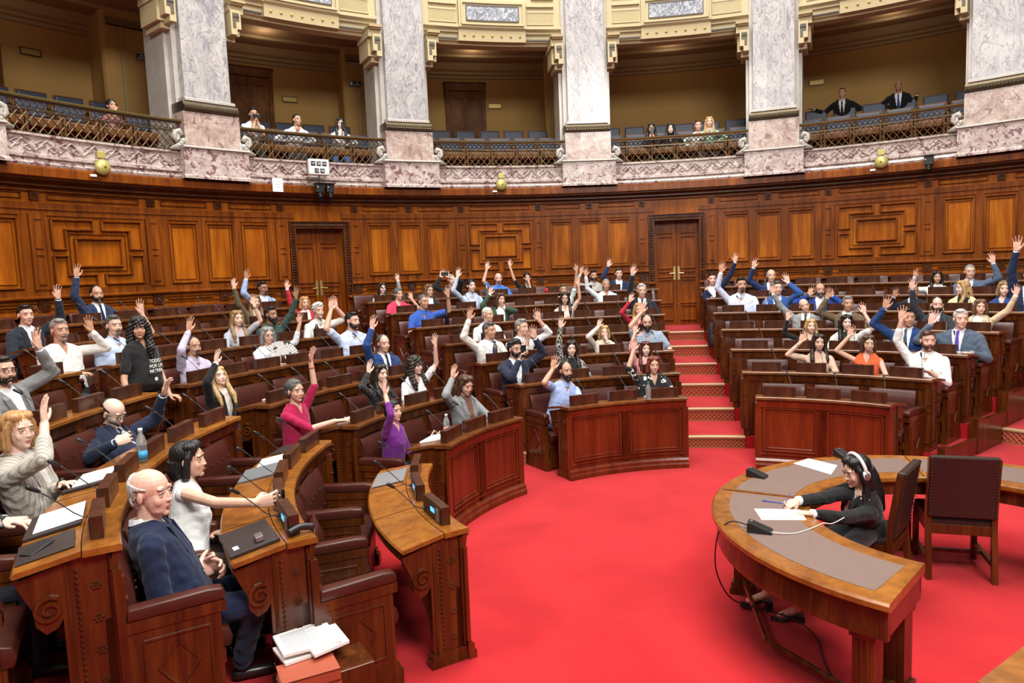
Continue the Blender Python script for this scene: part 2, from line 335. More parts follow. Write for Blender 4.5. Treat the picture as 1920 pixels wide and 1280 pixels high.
def maze(u0, u1):
    c = AX + (u0 + u1) / 2; W_ = (u1 - u0) / 2; z0, z1 = 2.56, 3.58; zc = (z0 + z1) / 2; H_ = (z1 - z0) / 2
    X = lambda t: c + t * W_
    Zz = lambda t: zc + t * H_
    stile.pbox(RW - .02, RW, X(-1), X(-.93), 2.50, 3.66); stile.pbox(RW - .02, RW, X(.93), X(1), 2.50, 3.66)
    rectb(trim, X(-.46), X(.46), Zz(-.42), Zz(.42), .035, .075); rectb(trim, X(-.56), X(.56), Zz(-.56), Zz(.56), .012, .03)
    for sx in (-1, 1):
        for sz in (-1, 1):
            def h_(a, b, z): hbar(trim, min(X(a * sx), X(b * sx)), max(X(a * sx), X(b * sx)), Zz(z * sz), .03, .07)
            def v_(x, a, b): vbar(trim, X(x * sx), min(Zz(a * sz), Zz(b * sz)), max(Zz(a * sz), Zz(b * sz)), .03, .06)
            h_(.09, .90, .97); v_(.09, .97, .68); h_(.09, .66, .68); v_(.90, .97, .10); h_(.62, .90, .10); v_(.64, .10, .68)
    for s_, e_ in ((X(-.9), X(.9)),): rectb(trim, s_, e_, 3.86, 3.94, .014, .04); hbar(trim, s_, e_, 2.28, .022, .05)
for s_ in (-1, 1):
    for u0, u1 in ((5.5, 17.1), (26.9, 38.7), (50.2, 62.1)):
        three(*((u0, u1) if s_ > 0 else (-u1, -u0)))
    maze(*((40.1, 48.8) if s_ > 0 else (-48.8, -40.1)))
maze(-4.2, 4.2)
for nm, m_, mat_ in (('wall_mouldings', trim, W_WALL), ('wall_rails', rail, W_WALL), ('wall_stiles', stile, W_WALL), ('carved_rosettes', ros, W_DARKW)): m_.obj(nm, mat_, wall)
# crown of the wood wall
mb = MB(); mb.arc([(RW + .3, 3.98), (RW - .03, 3.98), (RW - .05, 4.02), (RW - .12, 4.04), (RW - .12, 4.07), (RW - .2, 4.10), (RW - .27, 4.12), (RW - .27, 4.14), (RW + .3, 4.14)], A_L, A_R)
struct(mb.obj('trim_cornice_bed', W_DARKW)); mb = MB()
mb.arc([(RW + .3, 4.14), (RW - .3, 4.14), (RW - .33, 4.155), (RW - .33, 4.27), (RW - .30, 4.30), (RW + .3, 4.30)], A_L, A_R); struct(mb.obj('trim_cornice', W_WALL))
# ---------------------------------------------------------------- doors
for i, d in enumerate(DOORS):
    fr = MB(); zt = 3.50; zb = ZT[6]
    for s_ in (-1, 1):
        a_in = d + s_ * DH; a_out = d + s_ * (DH + .75)
        fr.pbox(RW - .06, RW + .02, min(a_in, a_out), max(a_in, a_out), zb, zt + .13); 
        vbar(fr, d + s_ * (DH + .12), zb, zt + .02, .03, .09); vbar(fr, d + s_ * (DH + .7), zb, zt + .13, .025, .1)
    fr.pbox(RW - .06, RW + .02, d - DH - .75, d + DH + .75, zt, zt + .13); hbar(fr, d - DH - .75, d + DH + .75, zt + .13, .03, .1); hbar(fr, d - DH, d + DH, zt + .01, .03, .09)
    for s_ in (-1, 1):
        for q in range(46): fr.ell(P(RW - .07, d + s_ * (DH + .4), zb + .05 + q * .052), (.03, .03, .022), None, 6, 4)
    for q in range(22): fr.ell(P(RW - .07, d - DH + q * 2 * DH / 21, zt + .065), (.02, .02, .03), None, 6, 4)
    fo = struct(fr.obj('door_%d' % (i + 1), W_DARKW)); fo['label'] = ['dark carved frame of the double door behind the left aisle', 'dark carved frame of the double door at the top of the centre stairs'][i]; fo['category'] = 'door'
    MB().pbox(RW + .33, RW + .35, d - DH - 1, d + DH + 1, zb - .1, 3.6).obj('backing', W_DARKW, fo)
    for s_ in (-1, 1):
        lf = MB(); a0, a1 = (d - DH, d - .03) if s_ < 0 else (d + .03, d + DH); r = RW + .16
        lf.pbox(r, r + .05, a0, a1, zb, zt)
        g = .42
        for z0, z1 in ((zb + .12, zb + .44), (zb + .50, zb + 1.02), (zb + 1.08, zb + 1.20), (zb + 1.28, zb + 1.98), (zb + 2.06, zb + 2.26)):
            rectb(lf, a0 + g, a1 - g, z0, z1, .03, .04) if False else None
            for zz in (z0, z1): hbar(lf, a0 + g, a1 - g, zz, .028, .035, r)
            for aa in (a0 + g, a1 - g): vbar(lf, aa, z0, z1, .024, .03, r)
        lo = lf.obj('door_leaf', W_WALL, fo)
        hd = MB(); ac = d + s_ * .26; hd.pbox(r - .012, r, ac - .14, ac + .14, zb + 1.02, zb + 1.32)
        hd.tube([P(r - .01, ac, zb + 1.17), P(r - .055, ac, zb + 1.17), P(r - .055, ac + s_ * .6, zb + 1.165)], .010, 6); hd.obj('door_handle', BRASS, lo)
# ---------------------------------------------------------------- marble parapet, pillars
PC = [AX + 11.15 + 22.3 * i for i in range(-4, 4)]   # pillar centres
mb = MB(); mb.arc([(RW - .26, 4.30), (RW - .28, 4.34), (RW - .26, 4.40), (RW - .30, 4.42), (RW - .30, 4.46), (RW - .22, 4.49), (RW - .20, 4.50), (RW - .20, 4.72), (RW - .25, 4.74), (RW - .25, 4.77), (RW + .2, 4.77), (RW + .2, 4.30)], A_L, A_R, 1.5)
par = struct(mb.obj('wall_parapet', M_BREC)); par['label'] = 'pink and purple marble parapet of the gallery'; par['category'] = 'wall'
rel = MB(); L = .95
for i in range(len(PC) - 1):
    a0, a1 = PC[i] + 4.2, PC[i + 1] - 4.2; n = 14
    for q in range(n):
        b0 = a0 + (a1 - a0) * q / n; b1 = a0 + (a1 - a0) * (q + 1) / n; bc = (b0 + b1) / 2; r = RW - .215
        for z_, z2 in (((4.53, 4.69), (4.69, 4.53))[q % 2],): rel.tube([P(r, b0, z_), P(r, b1, z2)], .016, 4)
        zq = 4.60 + (.03 if q % 2 else -.03) * -1
        D = .42
        rel.tube([P(r, bc - D, zq), P(r, bc, zq + .045), P(r, bc + D, zq), P(r, bc, zq - .045), P(r, bc - D, zq)], .011, 4)
    for s_ in (-1, 1):
        bc = a0 - .5 if s_ < 0 else a1 + .5
        for t in (0, 1): 
            for off in (-.035, 0, .035):
                rel.tube([P(RW - .215, bc - .35 + off * 4, 4.54 + (t * .13)), P(RW - .215, bc + .35 + off * 4, 4.67 - (t * .13))], .009, 4)
rel.obj('carved_relief', M_BREC, par)
for i, c in enumerate(PC):
    pr = MB(); pr.pbox(9.80, RW + .9, c - 3.35, c + 3.35, 4.30, 4.80); pr.arc([(9.76, 4.30), (9.76, 4.34), (9.80, 4.37), (9.9, 4.37), (9.9, 4.30)], c - 3.5, c + 3.5)
    pl = thing('marble_pillar', '', 'pillar'); pr.cm = 0
    pl['kind'] = 'structure'
    pr.obj('plinth', M_BREC, pl)
    s_ = MB(); s_.arc([(9.79, 4.80), (9.75, 4.815), (9.79, 4.85), (9.88, 4.86), (11, 4.86), (11, 4.80)], c - 3.4, c + 3.4); s_.obj('white_moulding', M_CREAMP, pl)
    s_ = MB(); s_.pbox(9.90, RW + .8, c - 2.85, c + 2.85, 4.86, 5.44); s_.obj('pedestal', M_PINK, pl)
    s_ = MB(); s_.arc([(9.93, 5.44), (9.86, 5.46), (9.85, 5.52), (9.89, 5.56), (9.90, 5.60), (9.95, 5.61), (11, 5.61), (11, 5.44)], c - 2.8, c + 2.8)
    for q in range(17): s_.ell(P(9.865, c - 2.6 + q * 5.2 / 16, 5.49), (.035, .035, .025), None, 6, 4)
    s_.obj('bronze_band', BRONZE, pl)
    s_ = MB(); s_.arc([(9.94, 5.61), (9.90, 5.625), (9.90, 5.66), (9.96, 5.69), (11, 5.69), (11, 5.61)], c - 2.55, c + 2.55); s_.obj('white_ring', M_CREAMP, pl)
    s_ = MB(); s_.pbox(9.99, RW + .6, c - 2.3, c + 2.3, 5.69, 9.6); s_.obj('shaft', M_WHITE, pl)
    s_ = MB()
    for sg in (-1, 1):
        s_.pbox(10.16, RW + .75, min(c + sg * 2.28, c + sg * 2.75), max(c + sg * 2.28, c + sg * 2.75), 4.86, 9.6)
        s_.pbox(10.32, RW + .85, min(c + sg * 2.72, c + sg * 3.1), max(c + sg * 2.72, c + sg * 3.1), 4.86, 9.6)
    s_.obj('side_strips', M_CREAMP, pl)
    pl['label'] = 'tall square pillar of pale veined marble on a pink marble plinth'; pl['group'] = 'marble pillars'
# stepped corbels beside the pillars
corb = None
for i, c in enumerate(PC):
    for sg in (-1, 1):
        a0 = c + sg * 2.75; t = thing('corbel', 'stepped cream plaster corbel beside a pillar under the upper balcony', 'corbel', group='stepped corbels'); t['kind'] = 'structure'
        s_ = MB()
        def bx(u0, u1, r0, z0, z1): s_.pbox(r0, RW + .5, min(a0 + sg * u0, a0 + sg * u1), max(a0 + sg * u0, a0 + sg * u1), z0, z1)
        bx(0, 1.05, 9.90, 6.98, 7.30); bx(0, .62, 9.90, 6.88, 6.98); bx(0, 1.45, 9.95, 7.26, 7.42); bx(0, 1.3, 10.1, 6.92, 7.26); bx(0, .9, 10.15, 6.82, 7.0)
        s_.obj('block', CREAM, t)
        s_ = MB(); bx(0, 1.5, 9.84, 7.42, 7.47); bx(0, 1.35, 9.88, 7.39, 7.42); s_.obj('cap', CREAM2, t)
        s_ = MB(); bx(.2, .85, 9.885, 7.12, 7.25); bx(.2, .5, 9.885, 7.0, 7.13)
        for q in range(5): s_.ell(P(9.885, a0 + sg * (.3 + .11 * q), 7.19 + .02 * (q % 2)), (.025, .02, .03), None, 6, 4)
        s_.obj('carving', STONE_D, t)
# ---------------------------------------------------------------- bronze railing, one thing per bay
GB = ['far left', 'left', 'middle left', 'centre', 'middle right', 'right', 'far right']
VOL = MB()
for i in range(len(PC) - 1):
    a0, a1 = PC[i] + 3.0, PC[i + 1] - 3.0
    t = thing('railing', '', 'railing', group='gallery railings'); t['label'] = 'bronze lattice gallery railing of the %s bay between marble pillars' % ['outer left', 'left corner', 'far left', 'centre left', 'centre', 'centre right', 'far right'][i] if False else 'bronze lattice railing between two marble pillars of the gallery'
    s_ = MB(); s_.arc([(9.98, 5.255), (9.97, 5.28), (9.99, 5.30), (10.07, 5.30), (10.09, 5.28), (10.08, 5.255)], a0 - .2, a1 + .2); s_.obj('top_rail', plain('rail_brass', (.28, .22, .09), .3, .85) if i == 0 else bpy.data.materials['rail_brass'], t)
    s_ = MB(); s_.pbox(10.01, 10.05, a0, a1, 5.10, 5.125); s_.pbox(10.01, 10.05, a0, a1, 5.235, 5.26)
    s_.pbox(10.0, 10.06, a0, a1, 4.77, 4.79); n = 30
    for q in range(n):
        b = a0 + (a1 - a0) * (q + .5) / n; c_ = P(10.03, b, 5.18); rr = .042
        e = P(1, b + 90) 
        s_.tube([c_ + e * rr * math.cos(t_) + np.array([0, 0, rr * math.sin(t_)]) for t_ in np.linspace(0, 2 * math.pi, 9)], .009, 4, False)
    s_.obj('scroll_band', BRONZE, t)
    s_ = MB(); n = 11; zb, zt = 4.79, 5.10; zm = (zb + zt) / 2; d_ = (a1 - a0) / n
    for q in range(n):
        b = a0 + d_ * q
        s_.tube([P(10.03, b, zb), P(10.03, b + d_, zt)], .0095, 5); s_.tube([P(10.03, b, zt), P(10.03, b + d_, zb)], .0095, 5)
        s_.tube([P(10.03, b + d_ / 2, zb), P(10.03, b, zm)], .0095, 5); s_.tube([P(10.03, b, zm), P(10.03, b + d_ / 2, zt)], .0095, 5)
        s_.tube([P(10.03, b + d_ / 2, zb), P(10.03, b + d_, zm)], .0095, 5); s_.tube([P(10.03, b + d_, zm), P(10.03, b + d_ / 2, zt)], .0095, 5)
    s_.obj('lattice', plain('aged_brass', (.13, .095, .045), .4, .7) if i == 0 else bpy.data.materials['aged_brass'], t)
    s_ = MB()
    for q in range(n):
        for dz, db in ((zm, d_ / 2), (zt, d_ / 2), (zb, d_ / 2), (zm, 0)): s_.ell(P(10.015, a0 + d_ * q + db, dz), (.02, .02, .02), None, 6, 4)
    s_.obj('studs', bpy.data.materials['aged_brass'], t)
    for sg, a_ in ((1, a0), (-1, a1)):
        v = MB(); r = 9.92
        pts = [P(r, a_ + sg * (.15 + u), z_) for u, z_ in ((.0, 5.02), (.25, 5.10), (.6, 5.07), (.72, 4.98), (.5, 4.93), (.32, 4.97), (.35, 5.02), (.5, 5.03))]
        v.tube(pts, [.05, .05, .048, .045, .04, .035, .03, .03], 8)
        v.loft([np.array([P(r - .04, a_ - sg * .3, z) if j in (0, 3) else P(r + .08, a_ - sg * .3, z) for j, z in enumerate((4.78, 4.78, 5.0, 5.0))]),
                np.array([P(r - .04, a_ + sg * .5, z) if j in (0, 3) else P(r + .08, a_ + sg * .5, z) for j, z in enumerate((4.78, 4.78, 4.9, 4.9))]),
                np.array([P(r - .04, a_ + sg * 1.3, z) if j in (0, 3) else P(r + .08, a_ + sg * 1.3, z) for j, z in enumerate((4.78, 4.78, 4.81, 4.81))])])
        for q in range(3): v.ell(P(r - .03, a_ + sg * (.1 + .2 * q), 4.93 - .04 * q), (.05 - .008 * q,) * 3, None, 8, 6)
        o = v.obj('carved_volute', M_CREAMP, None, True); o['kind'] = 'structure'; o['label'] = 'carved marble scroll at the end of a gallery railing'; o['category'] = 'carving'; o['group'] = 'railing scrolls'
# ---------------------------------------------------------------- gallery behind
GR = 14.0
mb = MB(); mb.pbox(RW + .2, GR + .3, A_L, A_R, 4.20, 4.45); mb.pbox(10.75, GR + .3, A_L, A_R, 4.45, 4.72); mb.pbox(11.9, GR + .3, A_L, A_R, 4.72, 5.12); struct(mb.obj('floor_gallery', CARPET))
mb = MB(); mb.pbox(GR, GR + .3, A_L, A_R, 4.3, 8.2); gw = struct(mb.obj('wall_gallery', OCHRE))
mb = MB(); mb.pbox(RW + .1, GR + .3, A_L, A_R, 7.95, 8.05); struct(mb.obj('ceiling', CEILM))
mb = MB()
mb.arc([(GR, 7.60), (GR - .04, 7.62), (GR - .06, 7.68), (GR - .12, 7.70), (GR - .12, 7.76), (GR - .2, 7.80), (GR - .3, 7.95), (GR, 7.95)], A_L, A_R)
for r0 in (11.0, 13.0): mb.arc([(r0, 7.95), (r0 + .02, 7.90), (r0 + .1, 7.90), (r0 + .12, 7.95)], A_L, A_R)
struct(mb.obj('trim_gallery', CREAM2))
WG = wood('gallery_wood', (.06, .020, .004), (.13, .048, .009), (.20, .08, .015), .5, (2.5, 2.5, 1.2), 9.2, 0, .2)
nd = 2
for i in range(len(PC) - 1):
    c = (PC[i] + PC[i + 1]) / 2
    if i in (4, 5): continue
    nd += 1; s_ = MB(); h = 2.2 if i != 0 else 2.2
    s_.pbox(GR - .05, GR + .01, c - h, c + h, 4.72, 7.45); s_.pbox(GR - .09, GR + .01, c - h, c - h + .42, 4.72, 7.5); s_.pbox(GR - .09, GR + .01, c + h - .42, c + h, 4.72, 7.5); s_.pbox(GR - .1, GR + .01, c - h, c + h, 7.3, 7.52)
    hbar(s_, c - h - .1, c + h + .1, 7.5, .05, .14, GR)
    for z0, z1 in ((4.9, 5.9), (6.1, 7.1)):
        for q0, q1 in ((c - 1.5, c - .15), (c + .15, c + 1.5)):
            for zz in (z0, z1): hbar(s_, q0, q1, zz, .03, .02, GR - .05)
            for aa in (q0, q1): vbar(s_, aa, z0, z1, .03, .02, GR - .05)
    o = struct(s_.obj('door_%d' % nd, WG)); o['label'] = 'dark wooden door in the ochre gallery wall'; o['category'] = 'door'
for i, c in enumerate(PC):
    s_ = MB(); s_.arc([(13.0, 4.4), (GR, 4.4), (GR, 7.95), (13.0, 7.95)], c - 2.4, c + 2.4)
    for sg in (-1, 1): s_.tube([P(13.12, c + sg * 2.3, z) for z in (4.4, 7.95)], .12, 12)
    o = struct(s_.obj('wall_partition', OCHRE)); o['label'] = 'ochre partition wall of the gallery behind a pillar'
    s_ = MB()
    for sg in (-1, 1): s_.pbox(12.97, 13.0, c + sg * 1.3 - .12, c + sg * 1.3 + .12, 4.5, 7.65); s_.pbox(12.93, 13.0, c - 2.5, c + 2.5, 7.62, 7.75)
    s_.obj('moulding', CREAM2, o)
# seat rows of the gallery
WF = wood('gallery_seat_wood', (.07, .024, .006), (.13, .048, .012), (.19, .075, .02), .4, (8, 8, 1), 4.9, 0, .3)
def gseat():
    t = thing('gallery_seat', '', 'seat', group='blue leather gallery seats')
    MB().box((0, .0, .43), (.50, .04, .86)).obj('frame', WF, t, bevel=.008)
    MB().box((0, -.035, .70), (.46, .05, .27)).obj('backrest', BLUEL, t, bevel=.02); MB().box((0, -.03, .50), (.46, .03, .12)).obj('wood_panel', WF, t)
    MB().box((0, -.25, .40), (.46, .42, .14)).obj('seat', WF, t, bevel=.02)
    MB().box((0, .03, .60), (.42, .02, .38)).obj('back_panel', WF, t, bevel=.005)
    for s_ in (-1, 1): MB().box((.25 * s_, -.18, .30), (.045, .44, .60)).obj('armrest', WF, t, bevel=.01)
    return t
gs = None
GROWS = [(11.25, 4.72, 'front'), (12.45, 5.12, 'back')]
for i in range(1, len(PC) - 1):
    for r, z, nm in GROWS:
        a0, a1 = PC[i] + 2.2, PC[i + 1] - 2.2
        if r > 12: a0 += .6; a1 -= .6
        n = int(R_(a1 - a0) * r / .56)
        for q in range(n):
            a = a0 + (a1 - a0) * (q + .5) / n
            lb = 'blue leather seat in a wooden frame, %s row of the %s gallery bay' % (nm, ['', 'leftmost', 'left', 'centre', 'centre right', 'right', ''][i])
            if gs is None: gs = gseat(); gs.location = P(r, a, z); gs.rotation_euler = (0, 0, -R_(a)); gs['label'] = lb; gs['group'] = lb
            else: dup(gs, P(r, a, z), -R_(a), lb, lb)
# ---------------------------------------------------------------- upper balcony front
mb = MB(); mb.arc([(RW + .2, 7.30), (10.12, 7.30), (10.10, 7.34), (10.04, 7.36), (10.04, 7.50), (9.98, 7.52), (9.98, 7.56), (9.9, 7.60), (9.9, 7.66), (9.96, 7.68), (9.96, 9.6), (11.4, 9.6), (11.4, 7.95), (RW + .9, 7.9)], A_L, A_R)
def back(m_):
    for v in m_.v:
        r = np.hypot(v[:, 0], v[:, 1]); v[:, 0] *= (r + .27) / r; v[:, 1] *= (r + .27) / r; v[:, 2] += .075
    return m_
fa = struct(back(mb).obj('wall_upper_balcony', CREAM)); fa['label'] = 'cream and gold plaster front of the upper balcony'; fa['category'] = 'wall'
cen = MB(); gm = MB(); inset = MB(); ribs = MB(); dots = MB(); dk = MB()
for i in range(len(PC) - 1):
    c = (PC[i] + PC[i + 1]) / 2
    cen.arc([(9.86, 7.60), (9.86, 8.16), (9.9, 8.2), (10, 8.2), (10, 7.34), (9.95, 7.34), (9.92, 7.56)], c - 4.1, c + 4.1)
    for z_ in (7.66, 8.10): cen.arc([(9.82, z_ - .02), (9.82, z_ + .02), (9.9, z_ + .02), (9.9, z_ - .02)], c - 3.8, c + 3.8)
    for sg in (-1, 1): cen.pbox(9.82, 9.9, c + sg * 3.75 - .1, c + sg * 3.75 + .1, 7.66, 8.10)
    inset.pbox(9.84, 9.88, c - 3.15, c + 3.15, 7.74, 8.02)
    for z_ in (7.73, 8.03): dk.arc([(9.83, z_ - .012), (9.83, z_ + .012), (9.88, z_ + .012), (9.88, z_ - .012)], c - 3.2, c + 3.2)
    for sg in (-1, 1): dk.pbox(9.83, 9.88, c + sg * 3.2 - .05, c + sg * 3.2 + .05, 7.73, 8.03)
    for q in range(7): dots.ell(P(9.935, c - 3.4 + 6.8 * q / 6, 7.45), (.03, .03, .03), None, 8, 5)
    for sg in (-1, 1):
        u0, u1 = c + sg * 4.3, c + sg * 7.6; n = 26
        gm.pbox(9.93, 9.97, min(u0, u1), max(u0, u1), 7.70, 7.73); gm.pbox(9.93, 9.97, min(u0, u1), max(u0, u1), 7.95, 7.99)
        gm.pbox(9.90, 9.97, min(u0, u1), max(u0, u1), 8.06, 8.10)
        gm.pbox(9.91, 9.97, min(c + sg * 4.9, u1), max(c + sg * 4.9, u1), 8.22, 8.5)
        for q in range(n): ribs.pbox(9.935, 9.965, u0 + (u1 - u0) * q / n, u0 + (u1 - u0) * (q + .5) / n, 7.735, 7.945) if sg > 0 else ribs.pbox(9.935, 9.965, u1 + (u0 - u1) * q / n, u1 + (u0 - u1) * (q + .5) / n, 7.735, 7.945)
        for q in range(30): dk.box(P(10.0, u0 + (u1 - u0) * q / 29, 7.40), (.03, .03, .03))
for nm, m_, mt in (('centre_panel', cen, CREAM), ('mouldings', gm, CREAM), ('marble_inset', inset, M_GREY), ('ribbed_band', ribs, plain('ribbed_plaster', (.50, .42, .22), .6)), ('gold_bosses', dots, GOLDP), ('dark_beading', dk, STONE_D)): back(m_).obj(nm, mt, fa)
cv = MB(); cv.ell((0, 0, 0), (.16, .16, .02), None, 16, 6)
for j, (a, lb) in enumerate(((-28.5, 'left'), (-13.5, 'centre'), (29.5, 'right'))):
    o = cv.obj('ceiling_vent', BRONZE); o.location = P(12.3, a, 7.93); tag(o, 'round dark vent in the gallery ceiling above the %s bay' % lb, 'vent')
# ================================================================ curved desks and the leather seats between them
def lookup(wn): return {'west': 'near left', 'left': 'left', 'centre': 'centre', 'right': 'right', 'east': 'far right'}[wn]
ROWN = ['front', 'second', 'third', 'fourth', 'fifth', 'sixth', 'back']
LCD = plain('lit_display', (.02, .10, .6), .3); LCD.node_tree.nodes['Principled BSDF'].inputs['Emission Color'].default_value = (.05, .30, 1, 1); LCD.node_tree.nodes['Principled BSDF'].inputs['Emission Strength'].default_value = 1.6
SLOTS = {}
# one console, built once: box, face plate, display, slot plate and gooseneck microphone (local: +y towards the sitter)
def console_meshes():
    b = MB().box((0, 0, .06), (.37, .06, .12)); box = b.mesh('console_box', W_BOX)
    f = MB().box((0, .032, .058), (.35, .006, .10)); face = f.mesh('console_face', BLACK)
    d = MB().box((-.02, .0365, .065), (.075, .003, .03)); disp = d.mesh('display', LCD)
    s = MB().box((-.125, .037, .058), (.055, .006, .085)); s.box((-.125, .041, .060), (.02, .003, .05)); slot = s.mesh('card_slot', GREYM)
    g = MB(); g.tube([(.145, .034, .03), (.145, .075, .035), (.14, .12, .07), (.12, .18, .14), (.10, .235, .20), (.085, .27, .235)], .0034, 6)
    g.tube([(.145, .034, .03), (.145, .05, .03)], .012, 8); m1 = g.mesh('gooseneck', DGREY, True)
    t = MB(); t.cap((.088, .262, .228), (.070, .305, .262), .010, .013, 8); tip = t.mesh('microphone_tip', BLACK, True)
    return box, face, disp, slot, m1, tip
CM = console_meshes()
def mk(name, me, parent, M=None):
    o = bpy.data.objects.new(name, me); COL.objects.link(o); o.parent = parent
    if M is not None: o.matrix_local = M
    return o
def console(parent, M, flip=1):
    o = mk('console', CM[0], parent, M @ Matrix.Diagonal((flip, 1, 1, 1)))
    mk('face_plate', CM[1], o); mk('display', CM[2], o); mk('card_slot', CM[3], o)
    mi = mk('microphone', CM[4], o); 
    mk('microphone_tip', CM[5], o)
    return o
def endpanel(parent, R, a, sg, z0, z1):
    """end of a desk; sg = +1 if the open side is towards larger angles"""
    th = math.degrees(.045 / R); A0, A1 = (a - th, a) if sg > 0 else (a, a + th); t = z1 - .035
    m_ = MB(); m_.arc([(R - .005, z0), (R + .235, z0), (R + .235, t - .30), (R + .26, t - .34), (R + .31, t - .36), (R + .35, t - .31), (R + .36, t - .22), (R + .40, t - .13), (R + .42, t - .07), (R + .12, t), (R - .005, t)], A0, A1, 2)
    m_.pbox(R - .03, R + .26, A0 - th * .35, A1 + th * .35, z0, z0 + .05); m_.pbox(R - .02, R + .25, A0 - th * .25, A1 + th * .25, z0 + .05, z0 + .09)
    ao = a + sg * math.degrees(.004 / R)
    for rr in (R + .012, R + .205): m_.tube([P(rr, ao, z0 + .1), P(rr, ao, t - .02)], .010, 5)
    o = m_.obj('end_panel', W_DESK, parent)
    c = MB(); tang = P(1, a + 90) * sg
    for zz in np.arange(z0 + .18, t - .1, .17):
        p0 = P(R + .085, a, zz)
        for q in range(6):
            t_ = q * math.pi / 3; c.ell(p0 + P(1, a) * .018 * math.cos(t_) + np.array([0, 0, .018 * math.sin(t_)]), (.011, .011, .011), None, 6, 4)
        c.ell(p0, (.010,) * 3, None, 6, 4)
    for zz in np.arange(z0 + .12, t - .05, .030): c.ell(P(R + .165, a, zz), (.012, .012, .012), None, 5, 4)
    c0 = P(R + .29, a, t - .24)
    sp = [c0 + P(1, a) * r_ * math.cos(t_) + np.array([0, 0, r_ * math.sin(t_)]) + tang * .004 for r_, t_ in zip(np.linspace(.07, .012, 22), np.linspace(2.2, -8.5, 22))]
    c.tube(sp, .013, 5); c.obj('carving', W_DESK, o)
    return o
NDESK = {}
def desk(wn, k):
    R = RD(k); z0 = ZT[k]; zf = ZT[k - 1] if k else 0; zt = z0 + TOP; a0, a1 = edge(wn, 0, R), edge(wn, 1, R)
    t = thing('curved_desk', 'curved mahogany desk of the %s row in the %s block of benches' % (ROWN[k], lookup(wn)), 'desk', (0, 0, 0))
    f = MB(); f.pbox(R, R + .03, a0, a1, zf, zt - .04); 
    if k == 0:
        f.arc([(R - .06, 0), (R - .06, .05), (R - .045, .07), (R - .045, .10), (R - .02, .125), (R, .13), (R, 0)], a0 - .6, a1 + .6)
    f.arc([(R - .018, zt - .13), (R - .03, zt - .06), (R - .045, zt - .045), (R, zt - .04), (R + .02, zt - .13)], a0 - .3, a1 + .3)
    n = max(1, int(round(R_(a1 - a0) * (R + .45) / .60))); ang = [a0 + (a1 - a0) * (i + .5) / n for i in range(n)]
    if k == 0:
        npan = max(2, int(round(R_(a1 - a0) * R / .75)))
        for i in range(npan):
            b0 = a0 + (a1 - a0) * i / npan; b1 = a0 + (a1 - a0) * (i + 1) / npan; g = math.degrees(.07 / R)
            for j, (q, dd) in enumerate(((0, .022), (.03, .008))):
                q_ = math.degrees(q / R)
                for zz in (.22 + q, .74 - q): hbar(f, b0 + g + q_, b1 - g - q_, zz, .022, dd, R)
                for aa in (b0 + g + q_, b1 - g - q_): vbar(f, aa, .22 + q, .74 - q, .018, dd, R)
            for aa in (b0, b1): vbar(f, aa, .13, zt - .12, .075, .016, R)
            hbar(f, b0, b1, .175, .02, .02, R)
        mat_ = W_RED
    else:
        for i in range(n + 1):
            b = a0 + (a1 - a0) * i / n; vbar(f, b, z0 + .1, zt - .13, .10, .03, R); vbar(f, b, zt - .40, zt - .18, .05, .04, R)
            hbar(f, b - math.degrees(.03 / R), b + math.degrees(.03 / R), zt - .3, .012, .05, R)
        mat_ = W_DESK
    f.obj('front_panel', mat_, t)
    w_ = MB(); w_.arc([(R - .045, zt - .035), (R - .045, zt - .008), (R - .038, zt), (R + .13, zt), (R + .13, zt - .035)], a0 - .5, a1 + .5); 
    w_.obj('worktop', W_TOP if wn == 'west' else W_TOP2, t)
    for i in range(n):
        q0 = a0 + (a1 - a0) * i / n + .12; q1 = a0 + (a1 - a0) * (i + 1) / n - .12
        if i == 0: q0 -= .5
        if i == n - 1: q1 += .5
        l = MB(); l.arc([(R + .135, zt - .03), (R + .135, zt - .002), (R + .42, zt - .052), (R + .43, zt - .065), (R + .42, zt - .078)], q0, q1); l.obj('writing_leaf', W_TOP if wn == 'west' else W_TOP2, t)
    endpanel(t, R, a0, -1, z0, zt); endpanel(t, R, a1, 1, z0, zt)
    u = MB(); u.arc([(R + .03, z0 + .02), (R + .03, z0 + .5), (R + .06, z0 + .5), (R + .06, z0 + .02)], a0, a1); u.arc([(R + .03, zt - .15), (R + .42, zt - .13), (R + .42, zt - .10), (R + .03, zt - .04)], a0 + .3, a1 - .3); u.obj('apron', W_DESK, t)
    for i, a in enumerate(ang): console(t, frame(P(R + .055, a, zt), -R_(a)))
    SLOTS[(wn, k)] = (ang, z0); NDESK[(wn, k)] = t
    return t
ROWS = {'west': 5, 'left': 7, 'centre': 7, 'right': 7, 'east': 7}
for wn in ROWS:
    for k in range(4 if wn == 'east' else 0, ROWS[wn]): desk(wn, k)
